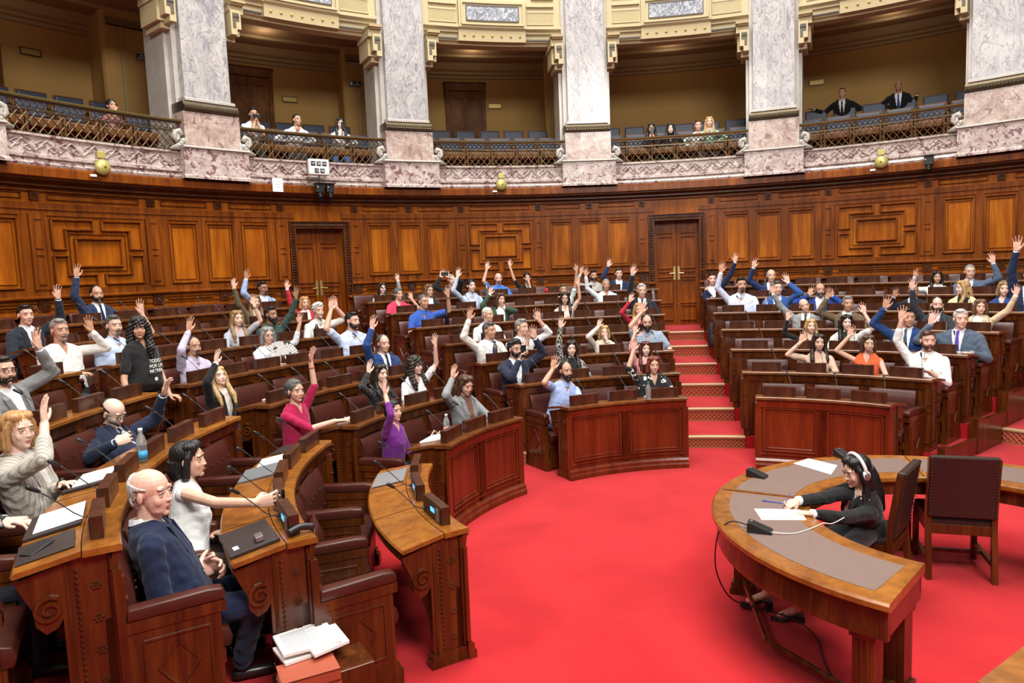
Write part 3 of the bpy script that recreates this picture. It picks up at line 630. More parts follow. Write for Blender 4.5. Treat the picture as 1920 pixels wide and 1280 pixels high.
# seats: built once per row (the curve of the row differs), then copied
def seat_proto(k, wdt):
    Rb = RD(k + 1) if k < 6 else 9.86
    bt = (ZT[k + 1] - ZT[k] + TOP - .16) if k < 6 else .98
    oy = Rb
    h = math.degrees(wdt / 2 / Rb); t = bpy.data.objects.new('bench_seat', None); COL.objects.link(t)
    def A(m_): m_.v = [v - np.array([0, oy, 0]) for v in m_.v]; return m_
    g = math.degrees(.055 / Rb)
    b = MB(); zs = np.linspace(.43, bt, 7)
    prof_in = [(Rb - .035 - .055 * math.sin(math.pi * min(1, (i + .6) / 6.6)) ** .6, z) for i, z in enumerate(zs)]
    b.arc([(Rb - .005, .43)] + prof_in + [(Rb - .02, bt + .012), (Rb - .005, bt)], -h + g, h - g, 1.2); 
    o = A(b).obj('backrest', LEATHER, t, True, bevel=.012)
    bu = MB()
    for q in range(5):
        for zz in (bt - .14, bt - .30): bu.ell(P(Rb - .092, (-h + g) * .8 + (h - g) * 1.6 * q / 4, zz), (.008,) * 3, None, 6, 4)
    A(bu).obj('buttons', LEATHER, o)
    c = MB(); c.arc([(Rb - .53, .35), (Rb - .545, .40), (Rb - .53, .455), (Rb - .45, .475), (Rb - .12, .455), (Rb - .06, .44), (Rb - .06, .34)], -h + g * .9, h - g * .9, 1.5); A(c).obj('cushion', LEATHER, t, True, bevel=.01)
    fr = MB(); fr.arc([(Rb - .50, .27), (Rb - .50, .35), (Rb - .03, .35), (Rb - .03, .27)], -h + g * .6, h - g * .6); fr.pbox(Rb - .49, Rb - .45, -h + g, h - g, .02, .27); A(fr).obj('seat_frame', W_DESK, t)
    def arm(s_):
        ga = math.degrees(.045 / Rb); c_ = s_ * h
        p = MB(); p.arc([(Rb - .50, .66), (Rb - .515, .69), (Rb - .50, .725), (Rb - .42, .735), (Rb - .04, .725), (Rb - .03, .66)], c_ - ga, c_ + ga, 1.0); po = A(p).obj('armrest', LEATHER, t, True, bevel=.01)
        q = MB(); ga *= .8; q.pbox(Rb - .48, Rb - .01, c_ - ga, c_ + ga, .12, .66); q.pbox(Rb - .51, Rb - .01, c_ - ga * 1.25, c_ + ga * 1.25, .60, .66); q.pbox(Rb - .52, Rb - .01, c_ - ga * 1.3, c_ + ga * 1.3, 0, .10); q.pbox(Rb - .50, Rb - .01, c_ - ga * 1.2, c_ + ga * 1.2, .10, .14)
        for s2 in (-1, 1):
            aa = c_ + s2 * ga
            for r0, z_0, r1, z_1 in ((-.42, .20, -.42, .54), (-.10, .20, -.10, .54), (-.42, .20, -.10, .20), (-.42, .54, -.10, .54), (-.36, .37, -.26, .50), (-.26, .50, -.16, .37), (-.16, .37, -.26, .24), (-.26, .24, -.36, .37)):
                q.tube([P(Rb + r0, aa, z_0), P(Rb + r1, aa, z_1)], .009, 5)
        A(q).obj('side_panel', W_DESK, po)
    arm(-1); return t, arm, Rb
SEATW = {}
STACK = []
def copy_seat(src, p, yaw, lb, last):
    r = src.copy(); COL.objects.link(r); r.location = p; r.rotation_euler = (0, 0, yaw); r['label'] = lb; r['category'] = 'seat'; r['group'] = lb
    for ch in src.children:
        if ch.get('right_arm') and not last: continue
        c = ch.copy(); COL.objects.link(c); c.parent = r
        for g_ in ch.children: d = g_.copy(); COL.objects.link(d); d.parent = c
    return r
for k in range(7):
    for wn in ROWS:
        if (wn, k) not in SLOTS: continue
        ang, z0 = SLOTS[(wn, k)]; Rb = RD(k + 1) if k < 6 else 9.86
        if wn == 'west' and k > 3: continue
        wdt = R_(ang[1] - ang[0]) * Rb
        src, arm, Rb = seat_proto(k, wdt)
        before = set(src.children); arm(1)
        for ch in src.children:
            if ch not in before: ch['right_arm'] = 1
        for i, a in enumerate(ang):
            lb = 'brown leather seat with padded armrests in the %s row of the %s block' % (ROWN[k], lookup(wn))
            if len(ang) > 2 and i == 0: lb = 'brown leather seat at the left end of the %s row of the %s block' % (ROWN[k], lookup(wn))
            if len(ang) > 2 and i == len(ang) - 1: lb = 'brown leather seat at the right end of the %s row of the %s block' % (ROWN[k], lookup(wn))
            copy_seat(src, P(Rb, a, z0), -R_(a), lb, i == len(ang) - 1)
        for ch in list(src.children):
            for g_ in list(ch.children): bpy.data.objects.remove(g_)
            bpy.data.objects.remove(ch)
        bpy.data.objects.remove(src)
# ================================================================ people
def voxel(mb, name, mats, parent, vox, smooth=2, post=None):
    me0 = mb.mesh(name + '_raw', []); o0 = bpy.data.objects.new('raw', me0); COL.objects.link(o0)
    r = o0.modifiers.new('r', 'REMESH'); r.mode = 'VOXEL'; r.voxel_size = vox; r.use_smooth_shade = True
    if smooth: q = o0.modifiers.new('s', 'SMOOTH'); q.factor = .5; q.iterations = smooth
    dg = bpy.context.evaluated_depsgraph_get(); me = bpy.data.meshes.new_from_object(o0.evaluated_get(dg)); me.name = name
    bpy.data.objects.remove(o0); bpy.data.meshes.remove(me0)
    if post is not None and len(me.vertices):
        co = np.empty(len(me.vertices) * 3); me.vertices.foreach_get('co', co); co = co.reshape(-1, 3)
        nv = np.empty(len(me.vertices) * 3); me.vertices.foreach_get('normal', nv)
        co = post(co, nv.reshape(-1, 3)); me.vertices.foreach_set('co', co.ravel()); me.update()
    me.materials.clear()
    for m_ in (mats if isinstance(mats, (list, tuple)) else [mats]): me.materials.append(m_)
    me.polygons.foreach_set('use_smooth', [True] * len(me.polygons))
    o = bpy.data.objects.new(name, me); COL.objects.link(o); o.parent = parent; return o
_mc = {}
def skin(tone):
    if tone in _mc: return _mc[tone]
    col = {'light': (.70, .43, .32), 'fair': (.78, .53, .42), 'tan': (.55, .31, .205), 'brown': (.38, .20, .12), 'red': (.74, .45, .35)}[tone]
    m, nt, b = base('skin_' + tone, .5, spec=.35); tc = N(nt, 'ShaderNodeTexCoord'); no = N(nt, 'ShaderNodeTexNoise', Scale=14.0, Detail=3.0); nt.links.new(tc.outputs['Object'], no.inputs['Vector'])
    r = ramp(nt, no.outputs['Fac'], [(.3, (col[0] * .94, col[1] * .88, col[2] * .87)), (.65, col)]); nt.links.new(r.outputs[0], b.inputs['Base Color'])
    b.inputs['Subsurface Weight'].default_value = .0
    _mc[tone] = m; return m
def hairmat(c):
    if ('h', c) in _mc: return _mc[('h', c)]
    col = {'black': (.010, .008, .008), 'dark': (.022, .013, .009), 'brown': (.075, .035, .018), 'lbrown': (.16, .085, .04), 'blonde': (.50, .32, .13), 'dblonde': (.30, .18, .08), 'grey': (.26, .25, .24), 'dgrey': (.09, .085, .08), 'white': (.60, .59, .56), 'red': (.18, .035, .018), 'auburn': (.09, .018, .014), 'ginger': (.50, .26, .10)}[c]
    m, nt, b = base('hair_' + c, .42, spec=.5); tc = N(nt, 'ShaderNodeTexCoord'); mp = N(nt, 'ShaderNodeMapping'); mp.inputs['Scale'].default_value = (90, 90, 6); no = N(nt, 'ShaderNodeTexNoise', Scale=1.0, Detail=3.0, Distortion=.8)
    nt.links.new(tc.outputs['Object'], mp.inputs[0]); nt.links.new(mp.outputs[0], no.inputs['Vector'])
    r = ramp(nt, no.outputs['Fac'], [(.3, tuple(q * .45 for q in col)), (.7, tuple(min(1, q * 1.35) for q in col))]); nt.links.new(r.outputs[0], b.inputs['Base Color'])
    bp = N(nt, 'ShaderNodeBump', Strength=.7, Distance=.006); nt.links.new(no.outputs['Fac'], bp.inputs['Height']); nt.links.new(bp.outputs[0], b.inputs['Normal'])
    _mc[('h', c)] = m; return m
def cloth(col, pat=None, col2=(.8, .8, .8), rough=.85, name='cloth'):
    key = ('c', col, pat, col2)
    if key in _mc: return _mc[key]
    m, nt, b = base(name, rough, spec=.2); b.inputs['Sheen Weight'].default_value = .12
    tc = N(nt, 'ShaderNodeTexCoord')
    def mixc(fac):
        mx = N(nt, 'ShaderNodeMix', data_type='RGBA'); mx.inputs[6].default_value = (*col, 1); mx.inputs[7].default_value = (*col2, 1); nt.links.new(fac, mx.inputs[0]); nt.links.new(mx.outputs[2], b.inputs['Base Color'])
    if pat in ('stripe', 'vstripe', 'plaid'):
        def wv(d, sc, th):
            w_ = N(nt, 'ShaderNodeTexWave', Scale=sc, wave_profile='SIN', bands_direction=d); nt.links.new(tc.outputs['Object'], w_.inputs['Vector'])
            g = N(nt, 'ShaderNodeMath', operation='GREATER_THAN'); g.inputs[1].default_value = th; nt.links.new(w_.outputs['Fac'], g.inputs[0]); return g.outputs[0]
        if pat == 'plaid':
            a = N(nt, 'ShaderNodeMath', operation='MAXIMUM'); nt.links.new(wv('X', 13, .8), a.inputs[0]); nt.links.new(wv('Z', 13, .8), a.inputs[1]); mixc(a.outputs[0])
        else: mixc(wv('X' if pat == 'vstripe' else 'DIAGONAL', 16 if pat == 'vstripe' else 9, .72))
    elif pat in ('floral', 'leopard', 'knit'):
        if pat == 'floral':
            v = N(nt, 'ShaderNodeTexNoise', Scale=13.0, Detail=1.5, Distortion=1.0); th = .60
        elif pat == 'leopard': v = N(nt, 'ShaderNodeTexNoise', Scale=42.0, Detail=1.0); th = .5
        else: v = N(nt, 'ShaderNodeTexNoise', Scale=80.0, Detail=1.0); th = .62
        nt.links.new(tc.outputs['Object'], v.inputs['Vector']); g = N(nt, 'ShaderNodeMath', operation='GREATER_THAN'); g.inputs[1].default_value = th; nt.links.new(v.outputs['Fac'], g.inputs[0]); mixc(g.outputs[0])
    else: b.inputs['Base Color'].default_value = (*col, 1)
    no = N(nt, 'ShaderNodeTexNoise', Scale=9.0, Detail=4.0, Distortion=1.2); nt.links.new(tc.outputs['Object'], no.inputs['Vector'])
    bp = N(nt, 'ShaderNodeBump', Strength=.55, Distance=.02); nt.links.new(no.outputs['Fac'], bp.inputs['Height']); nt.links.new(bp.outputs[0], b.inputs['Normal'])
    _mc[key] = m; return m
LIP = plain('lips', (.50, .13, .11), .4); EYEW = plain('eye_white', (.50, .46, .44), .25); IRIS = plain('iris', (.03, .016, .01), .15); DARKF = plain('glasses_frame', (.01, .01, .012), .3); GOLDF = plain('gold_frame', (.45, .33, .15), .3, .6)
NAIL = plain('nail', (.75, .45, .40), .3)
_e = MB(); _e.ell((0, 0, 0), (.0112, .0112, .0104), None, 12, 8); _e.cm = 1; _e.ell((0, .0050, 0), (.0056, .0069, .0056), None, 10, 6); EYE = _e.mesh('eye', [EYEW, IRIS], True)
def rot(yaw=0, pitch=0, roll=0): return np.array(Matrix.Rotation(yaw, 3, 'Z') @ Matrix.Rotation(pitch, 3, 'X') @ Matrix.Rotation(roll, 3, 'Y'))
def unit(v): v = np.array(v, float); return v / (np.linalg.norm(v) + 1e-9)
class X(MB):
    """mesh builder that places what is added with a rotation, a scale and an offset"""
    def __init__(s, M=np.eye(3), T=(0, 0, 0), sc=1.0): super().__init__(); s.M, s.T, s.sc = M, np.array(T, float), sc
    def add(s, V, F): return super().add(np.asarray(V, float).reshape(-1, 3) * s.sc @ s.M.T + s.T, F)
def hand(mb, wrist, f, n, side, s=1.0, curl=.12, spread=1.0, fine=True, point=False):
    """palm, four fingers of different lengths and a thumb; f = finger direction, n = palm normal, side = +1 right hand"""
    f = unit(f); n = unit(n - f * (n @ f)); x = np.cross(f, n) * side    # x points towards the thumb
    M = np.stack([x, f, n], 1); T = np.array(wrist, float)
    def L(v): return T + (M @ (np.array(v, float) * s))
    rx = 10 if fine else 8
    mb.loft([np.array([L((c * math.cos(t), y, d * math.sin(t))) for t in np.linspace(0, 2 * math.pi, rx, endpoint=False)]) for y, c, d in ((-.02, .025, .019), (.0, .026, .018), (.03, .036, .016), (.06, .041, .015), (.088, .040, .013), (.098, .034, .010))])
    for i, (x0, ln, an, y0) in enumerate(((.0300, .072, .17, .088), (.0100, .080, .05, .094), (-.0105, .075, -.07, .092), (-.0290, .060, -.20, .084))):
        if point and i != 0: c = 1.15
        else: c = curl * (1 + .25 * i)
        an *= spread; p = np.array((x0, y0 - .012, 0)); d = np.array((math.sin(an), math.cos(an), 0)); cz = .05; r0 = .0094 - .0006 * i * (i > 1)
        pts = [p]; rad = [r0 * 1.05]
        for j, q in enumerate((.46, .30, .24)):
            cz += c * (1 if j else .6); dd = d * math.cos(cz) + np.array((0, 0, math.sin(cz))); p = p + dd * (ln * q + (.012 if j == 0 else 0)); pts.append(p.copy()); rad.append(r0 * (1 - .07 * (j + 1)))
        for a, b, ra, rb in zip(pts[:-1], pts[1:], rad[:-1], rad[1:]): mb.cap(L(a), L(b), ra * s, rb * s, 8 if fine else 6)
    tp = [(.022, .018, .004), (.045, .042, .012), (.060, .068, .014), (.066, .090, .013)] if curl < .6 else [(.022, .018, .006), (.040, .040, .022), (.036, .062, .038), (.022, .078, .042)]
    for a, b, ra, rb in zip(tp[:-1], tp[1:], (.0135, .0115, .0100), (.0115, .0100, .0085)): mb.cap(L(a), L(b), ra * s, rb * s, 8 if fine else 6)
def ik(sh, wr, l1, l2, pole):
    d = wr - sh; D = np.linalg.norm(d); m_ = (l1 + l2) * .995
    if D > m_: wr = sh + d / D * m_; D = m_
    u = (wr - sh) / D; c = (l1 * l1 + D * D - l2 * l2) / (2 * D); h = math.sqrt(max(l1 * l1 - c * c, 0)); p = unit(pole - u * (pole @ u))
    return sh + u * c + p * h, wr
def ring(c, rx, ry, u=np.array([1., 0, 0]), v=np.array([0, 1., 0]), n=20, p=2.3):
    t = np.linspace(0, 2 * math.pi, n, endpoint=False); ct, st = np.cos(t), np.sin(t)
    return np.array(c) + np.outer(np.sign(ct) * np.abs(ct) ** (2 / p) * rx, u) + np.outer(np.sign(st) * np.abs(st) ** (2 / p) * ry, v)
def person(label, crown, k=None, R=None, a=None, root=None, yaw=None, seatz=None, s=None, face=None, pitch=0., roll=0., hands=(), top='shirt', col=(.6, .6, .6), col2=None, pat=None, pcol2=(.8, .8, .8), tie=None, legs=(.02, .022, .03), hair='short', hc='dark', beard=None, glasses=None, tone='light', fem=False, wide=1.0, sleeve='long', group=None, lod=None, stand=False, legon=True, dR=.66, tilt=(0, 0), pole=None, look=None, vneck=False, hood=False, shoes=(.015, .012, .012), footf=None, knee=None, bare=False, ext=()):
    # ---- placement
    if root is None:
        Rr = (RD(k) + dR) if R is None else R
        cw = pcyl(crown[0], crown[1], Rr) if len(crown) == 2 else np.array(crown)
        aa = pol(cw)[1] if a is None else a
        zf = ZT[k] if k is not None else 0
        hip = P(Rr + .05, aa, 0)
    else:
        hip = np.array(root, float); zf = hip[2]; cw = np.array(crown, float); aa = pol(hip)[1]
    if yaw is None: yaw = math.pi - R_(aa)
    hip[2] = zf
    sit = .47 if seatz is None else seatz
    H = cw[2] - zf
    if s is None: s = (H - sit) / .885 if not stand else H / 1.70
    s = min(max(s, .9), 1.28)
    if not stand: sitz = max(H - .885 * s, .40 if root is None else .44)
    pxm = FPX / max(.5, (cw[1] - CAM[1])) 
    if lod is None: lod = 0 if pxm > 190 else (1 if pxm > 125 else 2)
    t = thing('person', label, 'person', hip, yaw, group)
    Rz = np.array(Matrix.Rotation(-yaw, 3, 'Z')); loc = lambda w_: Rz @ (np.array(w_, float) - hip)
    C = loc(cw); Hc = C - np.array([0, 0, .118 * s])
    vs = (.0052, .0066, .0082)[lod]; vc = (.008, .0105, .013)[lod]; fine = lod == 0
    sm = skin(tone)
    # ---- head direction
    if look is None: look = (3.5, -4.5, 1.9) if hip[0] < -2.5 else (.5, -7.5, 1.9)
    ld = loc(look) - Hc; hy = math.atan2(-ld[0], ld[1]) if face is None else R_(face)
    hy = max(-1.25, min(1.25, hy)); MH = rot(hy, pitch, roll); hs = s * (1.0 if fem else 1.04)
    hl = lambda v: Hc + MH @ (np.array(v, float) * hs)
    pel = np.array([0, 0, (sitz if not stand else .90 * s) + .06 * s]); nb = hl((0, -.03, -.125)); nb = nb * np.array([1, 1, 1])
    shw = (.158 if fem else .180) * s * wide ** .5; chest = nb + np.array([0, 0, -.07 * s]); ax = unit(nb - pel)
    sd = np.array([1., 0, 0]); sd = unit(sd - ax * (sd @ ax)); fw = np.cross(ax, sd)
    SH = {1: chest + sd * shw - ax * .045 * s, -1: chest - sd * shw - ax * .045 * s}
    # ---- arms
    arms = {}
    for h in hands:
        sdn = 1 if h[0] == 'R' else -1; spec = h[1]; opt = h[2] if len(h) > 2 else {}
        l1, l2 = .285 * s, .255 * s
        if isinstance(spec, str):
            if spec == 'desk': tgt = np.array([sdn * .13 * s, .42, (TOP - .0) - 0.03]); 
            elif spec == 'lap': tgt = np.array([sdn * .10 * s, .30 * s, pel[2] + .12 * s])
            elif spec == 'side': tgt = np.array([sdn * .26 * s, .10, pel[2] + .1])
            elif spec == 'face': tgt = hl((.03 * sdn, .12, -.16))
            wr = tgt; raised = False
        else:
            raised = opt.get('up', True)
            if len(spec) == 2:
                d = pdir(*spec); ref = hip + Rz.T @ (SH[sdn] + fw * (.13 if raised else .3) * s); tt = ((ref - CAM) @ d) / (d @ d); pw = CAM + d * tt
            else: pw = np.array(spec, float)
            pc = loc(pw); f = unit(pc - SH[sdn]); f = unit(f + (np.array([0, 0, .8]) if raised else 0)); wr = pc - f * .06 * s
            D = np.linalg.norm(wr - SH[sdn])
            if D > (l1 + l2) * .99: q = min(1.22, D / (l1 + l2) * 1.01); l1 *= q; l2 *= q
        pl = np.array(opt.get('pole', (sdn * .9, .35, -.5) if raised else (sdn * .6, -.5, -.7)), float)
        el, wr = ik(SH[sdn], wr, l1, l2, pl); fd = unit(wr - el)
        if raised: f = unit(fd * .45 + np.array([0, 0, .75]) + np.array(opt.get('f', (0, 0, 0)), float)); n = np.array(opt.get('n', (0, 1, -.1)), float)
        else: f = unit(np.array(opt.get('f', fd + np.array([0, .1, -.15])), float)); n = np.array(opt.get('n', (0, 0, -1)), float)
        if abs(unit(n) @ f) > .95: n = n + np.array([.3 * sdn, .3, .2])
        arms[sdn] = (el, wr, f, n, opt)
    for sdn in (1, -1):
        if sdn not in arms:
            el, wr = ik(SH[sdn], np.array([sdn * .15 * s, .34, (TOP + .0 if not stand else pel[2] + .1) - .08]) if not stand else np.array([sdn * .24 * s, .06, pel[2] - .05]), .285 * s, .255 * s, np.array([sdn * .6, -.5, -.7]))
            arms[sdn] = (el, wr, unit(wr - el + np.array([-sdn * .05, .02, -.02])), np.array([0, 0, -1.]) if not stand else np.array([-sdn, 0, 0.]), dict(curl=.25))
    # ---- skin body as one surface
    b = MB()
    tw = (.135 if fem else .15) * s * wide
    for q in [0]:
        b.loft([ring(pel - ax * .03, tw * 1.0, .09 * s), ring(pel + ax * .12 * s, tw * .85, .08 * s), ring(chest - ax * .12 * s, tw * 1.0, .09 * s), ring(chest, tw * 1.0, .07 * s), ring(chest + ax * .055 * s, .06 * s, .05 * s)])
    b.cap(chest + ax * .0, hl((0, -.015, -.06)), .056 * s * (.88 if fem else 1.04), .052 * s * (.86 if fem else 1.05), 12)
    bh = X(MH, Hc, hs); E_ = bh.ell
    nu, nv = (16, 12) if fine else (12, 9)
    E_((0, -.012, .03), (.074, .095, .084), None, nu, nv); E_((0, .026, -.028), (.060, .064, .082), None, nu, nv); E_((0, .034, -.074), (.050 if not fem else .044, .046, .034), None, nu, nv); E_((0, .066, -.094), (.020, .020, .016), None, 10, 8)
    for q in (-1, 1): E_((q * .035, .058, -.030), (.023, .022, .028), None, 10, 8); E_((q * .027, .0745, .028), (.024, .010, .010), None, 10, 8); E_((q * .077, -.006, -.008), (.008, .016, .028), rot(0, 0, 0), 10, 8)
    E_((0, .088, -.012), (.0088, .012, .026), rot(0, .25), 10, 8); E_((0, .0965, -.030), (.0115, .0105, .0090), None, 10, 8)
    for q in (-1, 1): E_((q * .0105, .0905, -.032), (.0070, .0085, .0062), None, 8, 6)
    E_((0, .077, -.060), (.023, .013, .014), None, 10, 8)
    b.v += bh.v; b.f += [tuple(i + b.n for i in f) for f in bh.f]; b.m += bh.m; b.n += bh.n
    for sdn, (el, wr, f, n, opt) in arms.items():
        ar = (.036 if fem else .043) * s * (.9 + .1 * wide)
        b.cap(SH[sdn], el, ar * 1.15, ar * .92, 10); b.cap(el, el + (wr - el) * .45, ar * .93, ar * .86, 10); b.cap(el + (wr - el) * .4, wr, ar * .88, .026 * s, 10)
        if opt.get('nohand'): continue
        hand(b, wr, f, n, sdn, s * (1.02 if fem else 1.12), opt.get('curl', .10), opt.get('spread', 1.0), fine, opt.get('point', False))
    # legs
    LG = {}
    if legon:
        for sdn in (1, -1):
            hp = pel + np.array([sdn * .09 * s, .02, -.0])
            if stand: kn = np.array([sdn * .10 * s, .02, .47 * s]); an = np.array([sdn * .11 * s, -.02, .08])
            else:
                kn = hp + np.array([sdn * .04, .44 * s, -.01 * s]); kn[2] = max(kn[2], .42 * s); an = kn + np.array([0, -.02, 0]); an[2] = .08
                if knee and sdn in knee: kn = loc(knee[sdn][0]); an = loc(knee[sdn][1])
            LG[sdn] = (hp, kn, an); b.cap(hp, kn, .062 * s, .048 * s, 10); b.cap(kn, an, .046 * s, .030 * s, 10)
            if bare: b.cap(an, an + np.array([0, .11, -.05]), .030 * s, .022 * s, 8)
    sock = [hl((q * .031, .092, .004)) for q in (-1, 1)]; mo = hl((0, .10, -.062)); fdir = MH @ np.array([0, 1., 0])
    def post(co, nv_):
        for c_ in sock:
            d2 = ((co - c_) ** 2).sum(1); co = co - np.outer(np.exp(-d2 / (2 * (.0135 * hs) ** 2)) * .0125 * hs, fdir)
        d = (co - mo); hx = d @ (MH @ np.array([1., 0, 0])); hz = d @ (MH @ np.array([0, 0, 1.])); hy_ = d @ fdir
        co = co - np.outer(np.exp(-(hx / (.022 * hs)) ** 2 - (hz / (.0035 * hs)) ** 2 - (hy_ / (.03 * hs)) ** 2) * .004 * hs, fdir)
        return co
    body = voxel(b, 'body', sm, t, vs, 1, post)
    # ---- face details
    for q in (-1, 1):
        e = bpy.data.objects.new('eye', EYE); COL.objects.link(e); e.parent = t; e.matrix_local = Matrix.Translation(Vector(hl((q * .030, .0712, .0032)))) @ Matrix(MH.tolist()).to_4x4() @ Matrix.Scale(hs, 4)
    xb = X(MH, Hc, hs)
    for q in (-1, 1): xb.tube([(q * .013, .0900, .0225), (q * .026, .0905, .0270), (q * .039, .082, .0255), (q * .047, .074, .020)], [.0022, .0030, .0026, .0012], 6)
    xb.obj('eyebrows', hairmat({'white': 'grey', 'blonde': 'lbrown', 'ginger': 'lbrown'}.get(hc, hc)), t, True)
    xl = X(MH, Hc, hs); xl.ell((0, .0880, -.0590), (.019, .0055, .0032), None, 10, 6); xl.ell((0, .0880, -.0650), (.016, .0060, .0038), None, 10, 6); xl.obj('lips', LIP if fem else skin_lip(), t, True)
    if lod < 2 or True:
        xe = X(MH, Hc, hs)
        for q in (-1, 1): xe.tube([(q * .0180, .0815, .0045), (q * .024, .0842, .0098), (q * .034, .0832, .0104), (q * .0430, .0760, .0055)], [.0008, .0014, .0014, .0008], 5)
        xe.obj('eyelashes', DARKF if fem else hairmat('brown'), t, True)
    xv = X(MH, Hc, hs)
    for q in (-1, 1): xv.ell((q * .030, .0700, .0088), (.0142, .0124, .0072), None, 10, 8); xv.ell((q * .030, .0700, -.0062), (.0135, .0115, .0050), None, 10, 8)
    xv.obj('eyelids', sm, t, True)
    # ---- hair
    hm = hairmat(hc); xh = X(MH, Hc, hs); hp_ = None
    if hair in ('short', 'crop', 'curlyshort', 'side', 'bald', 'recede'):
        z_ = {'curlyshort': .011, 'crop': -.002, 'bald': .003}.get(hair, .002)
        xh.ell((0, -.013, .034), (.0775 + z_, .0985 + z_, .0875 + z_), None, 24, 18); xh.ell((0, -.050, -.020), (.064, .056, .062), None, 14, 10)
        if hair in ('short', 'side'): xh.ell((.014, .030, .100), (.050, .052, .024), None, 14, 10)
        if hair == 'side': xh.ell((.026, .058, .088), (.040, .030, .022), None, 10, 8)
        if hair == 'curlyshort': xh.ell((0, .030, .098), (.062, .056, .034), None, 14, 10)
    elif hair in ('long', 'curly', 'bob', 'bun', 'longback'):
        fl = .012 if hair == 'curly' else 0
        xh.ell((0, -.022, .042), (.084 + fl, .098 + fl, .086 + fl), None, 20, 14); xh.ell((0, -.055, -.015), (.080 + fl, .062 + fl, .080), None, 14, 10)
        if hair == 'bun': xh.ell((0, -.125, .045), (.038, .036, .036), None, 12, 10)
        else:
            ln = {'long': .28, 'curly': .24, 'bob': .13, 'longback': .26}[hair]
            for q in (-1, 1):
                y1 = .045 if hair in ('long', 'curly') else -.02
                pts = [(q * .060, .030, .075), (q * .083, .022, .03), (q * .090, .012, -.03), (q * .090, .002, -.09)] + ([(q * .094, .020, -.15), (q * .098, y1 + .02, -.08 - ln * .6), (q * .090, y1 + .03, -.08 - ln)] if hair in ('long', 'curly') else [(q * .078, -.01, -.05 - ln * .55)])
                xh.tube(pts, [.016, .020 + fl, .024 + fl, .028 + fl] + ([.030 + fl, .032 + fl, .016] if hair in ('long', 'curly') else [.016]), 10)
            xh.tube([(0, -.06, .0), (0, -.072, -.07), (0, -.085, -.07 - ln * .5), (0, -.095, -.07 - ln)] if hair != 'bob' else [(0, -.06, .0), (0, -.065, -.06), (0, -.06, -.12)], [.075, .085, .085, .055] if hair != 'bob' else [.078, .082, .06], 14)
            for q in (-1, 1): xh.ell((q * .034, .020, .088), (.046, .052, .036), None, 12, 8)
        if hair == 'bun' : xh.ell((0, .02, .090), (.055, .045, .026), None, 12, 8)
    if hair != 'none':
        fr = 26 if hair != 'curly' and hair != 'curlyshort' else 0
        def hpost(co, nv_):
            l = (co - Hc) @ MH / hs; an = np.arctan2(l[:, 0], l[:, 1])
            if fr: d = .0014 * np.sin(an * fr + l[:, 2] * 14) + .0009 * np.sin(an * 57 + l[:, 2] * 31)
            else: d = .005 * np.sin(l[:, 0] * 210) * np.sin(l[:, 1] * 190 + 1) + .004 * np.sin(l[:, 2] * 170 + l[:, 0] * 90)
            co = co + nv_ * (d * hs)[:, None]
            if hair in ('short', 'crop', 'curlyshort', 'side', 'bald', 'recede'):
                x, y, z = np.abs(l[:, 0]), l[:, 1], l[:, 2]; lim = .076 if hair != 'recede' else .076 + .0
                edge_ = .074 - .9 * np.maximum(x - .045, 0)
                m = (y > .030) & (z < edge_)                       # forehead
                m |= (y > .012 + .25 * (z + .02)) & (z < .050)       # temple and cheek
                m |= (z < -.012) & (y > -.045); m |= (z < .028) & (y > -.038) & (x > .055); m |= (z < -.022) & (y > -.062) & (x > .04)
                if hair == 'recede': m |= (y > .028 - .02 * (x < .02)) & (z > .03)
                if hair == 'bald': m |= (z > .058 - .25 * np.maximum(y + .06, 0)) & (y > -.085)
                r_ = l - np.array([0, -.013, .02]); r_ = r_ / (np.linalg.norm(r_, axis=1)[:, None] + 1e-9)
                co = co - (r_ @ MH.T) * np.where(m, .024 * hs, 0)[:, None]
            return co
        voxel(xh, 'hair', hm, t, (.0045, .006, .0085)[lod], 1, hpost)
    if hood: 
        xo = X(MH, Hc, hs); xo.ell((0, -.035, .025), (.098, .105, .112), None, 16, 12); xo.tube([(0, -.05, -.02), (0, -.05, -.14)], [.098, .12], 14); xo.obj('hood', cloth(col), t, True)
    if beard:
        xd = X(MH, Hc, hs); full = beard != 'goatee'
        if full:
            xd.ell((0, .034, -.082), (.054, .050, .034), None, 14, 10)
            for q in (-1, 1): xd.ell((q * .052, .022, -.052), (.014, .032, .036), None, 10, 8)
            for q in (-1, 1): xd.ell((q * .030, .066, -.062), (.020, .018, .022), None, 10, 8)
            if beard == 'full': xd.ell((0, .064, -.104), (.036, .030, .026), None, 12, 8)
        else: xd.ell((0, .076, -.092), (.023, .019, .022), None, 10, 8)
        xd.tube([(-.030, .078, -.064), (-.018, .0945, -.050), (0, .0985, -.047), (.018, .0945, -.050), (.030, .078, -.064)], [.005, .0065, .005, .0065, .005], 6)
        xd.obj('beard', hairmat({'full': hc, 'short': hc, 'goatee': hc}.get(beard, hc)) if not isinstance(beard, tuple) else hairmat(beard[1]), t, True)
    if glasses:
        xg = X(MH, Hc, hs); gm_ = GOLDF if glasses == 'thin' else DARKF; rr = .0011 if glasses == 'thin' else .0022
        for q in (-1, 1):
            xg.tube([(q * (.031 + .021 * math.cos(u)), .096 - .004 * abs(math.cos(u)), .002 + .016 * math.sin(u)) for u in np.linspace(0, 2 * math.pi, 13)], rr, 5, False)
            xg.tube([(q * .051, .092, .006), (q * .074, .06, .006), (q * .082, .0, .004), (q * .080, -.015, -.008)], rr, 5)
        xg.tube([(-.010, .098, .005), (0, .101, .007), (.010, .098, .005)], rr, 5); xg.obj('glasses', gm_, t, True)
    # ---- clothes
    W_ = tw * 1.14
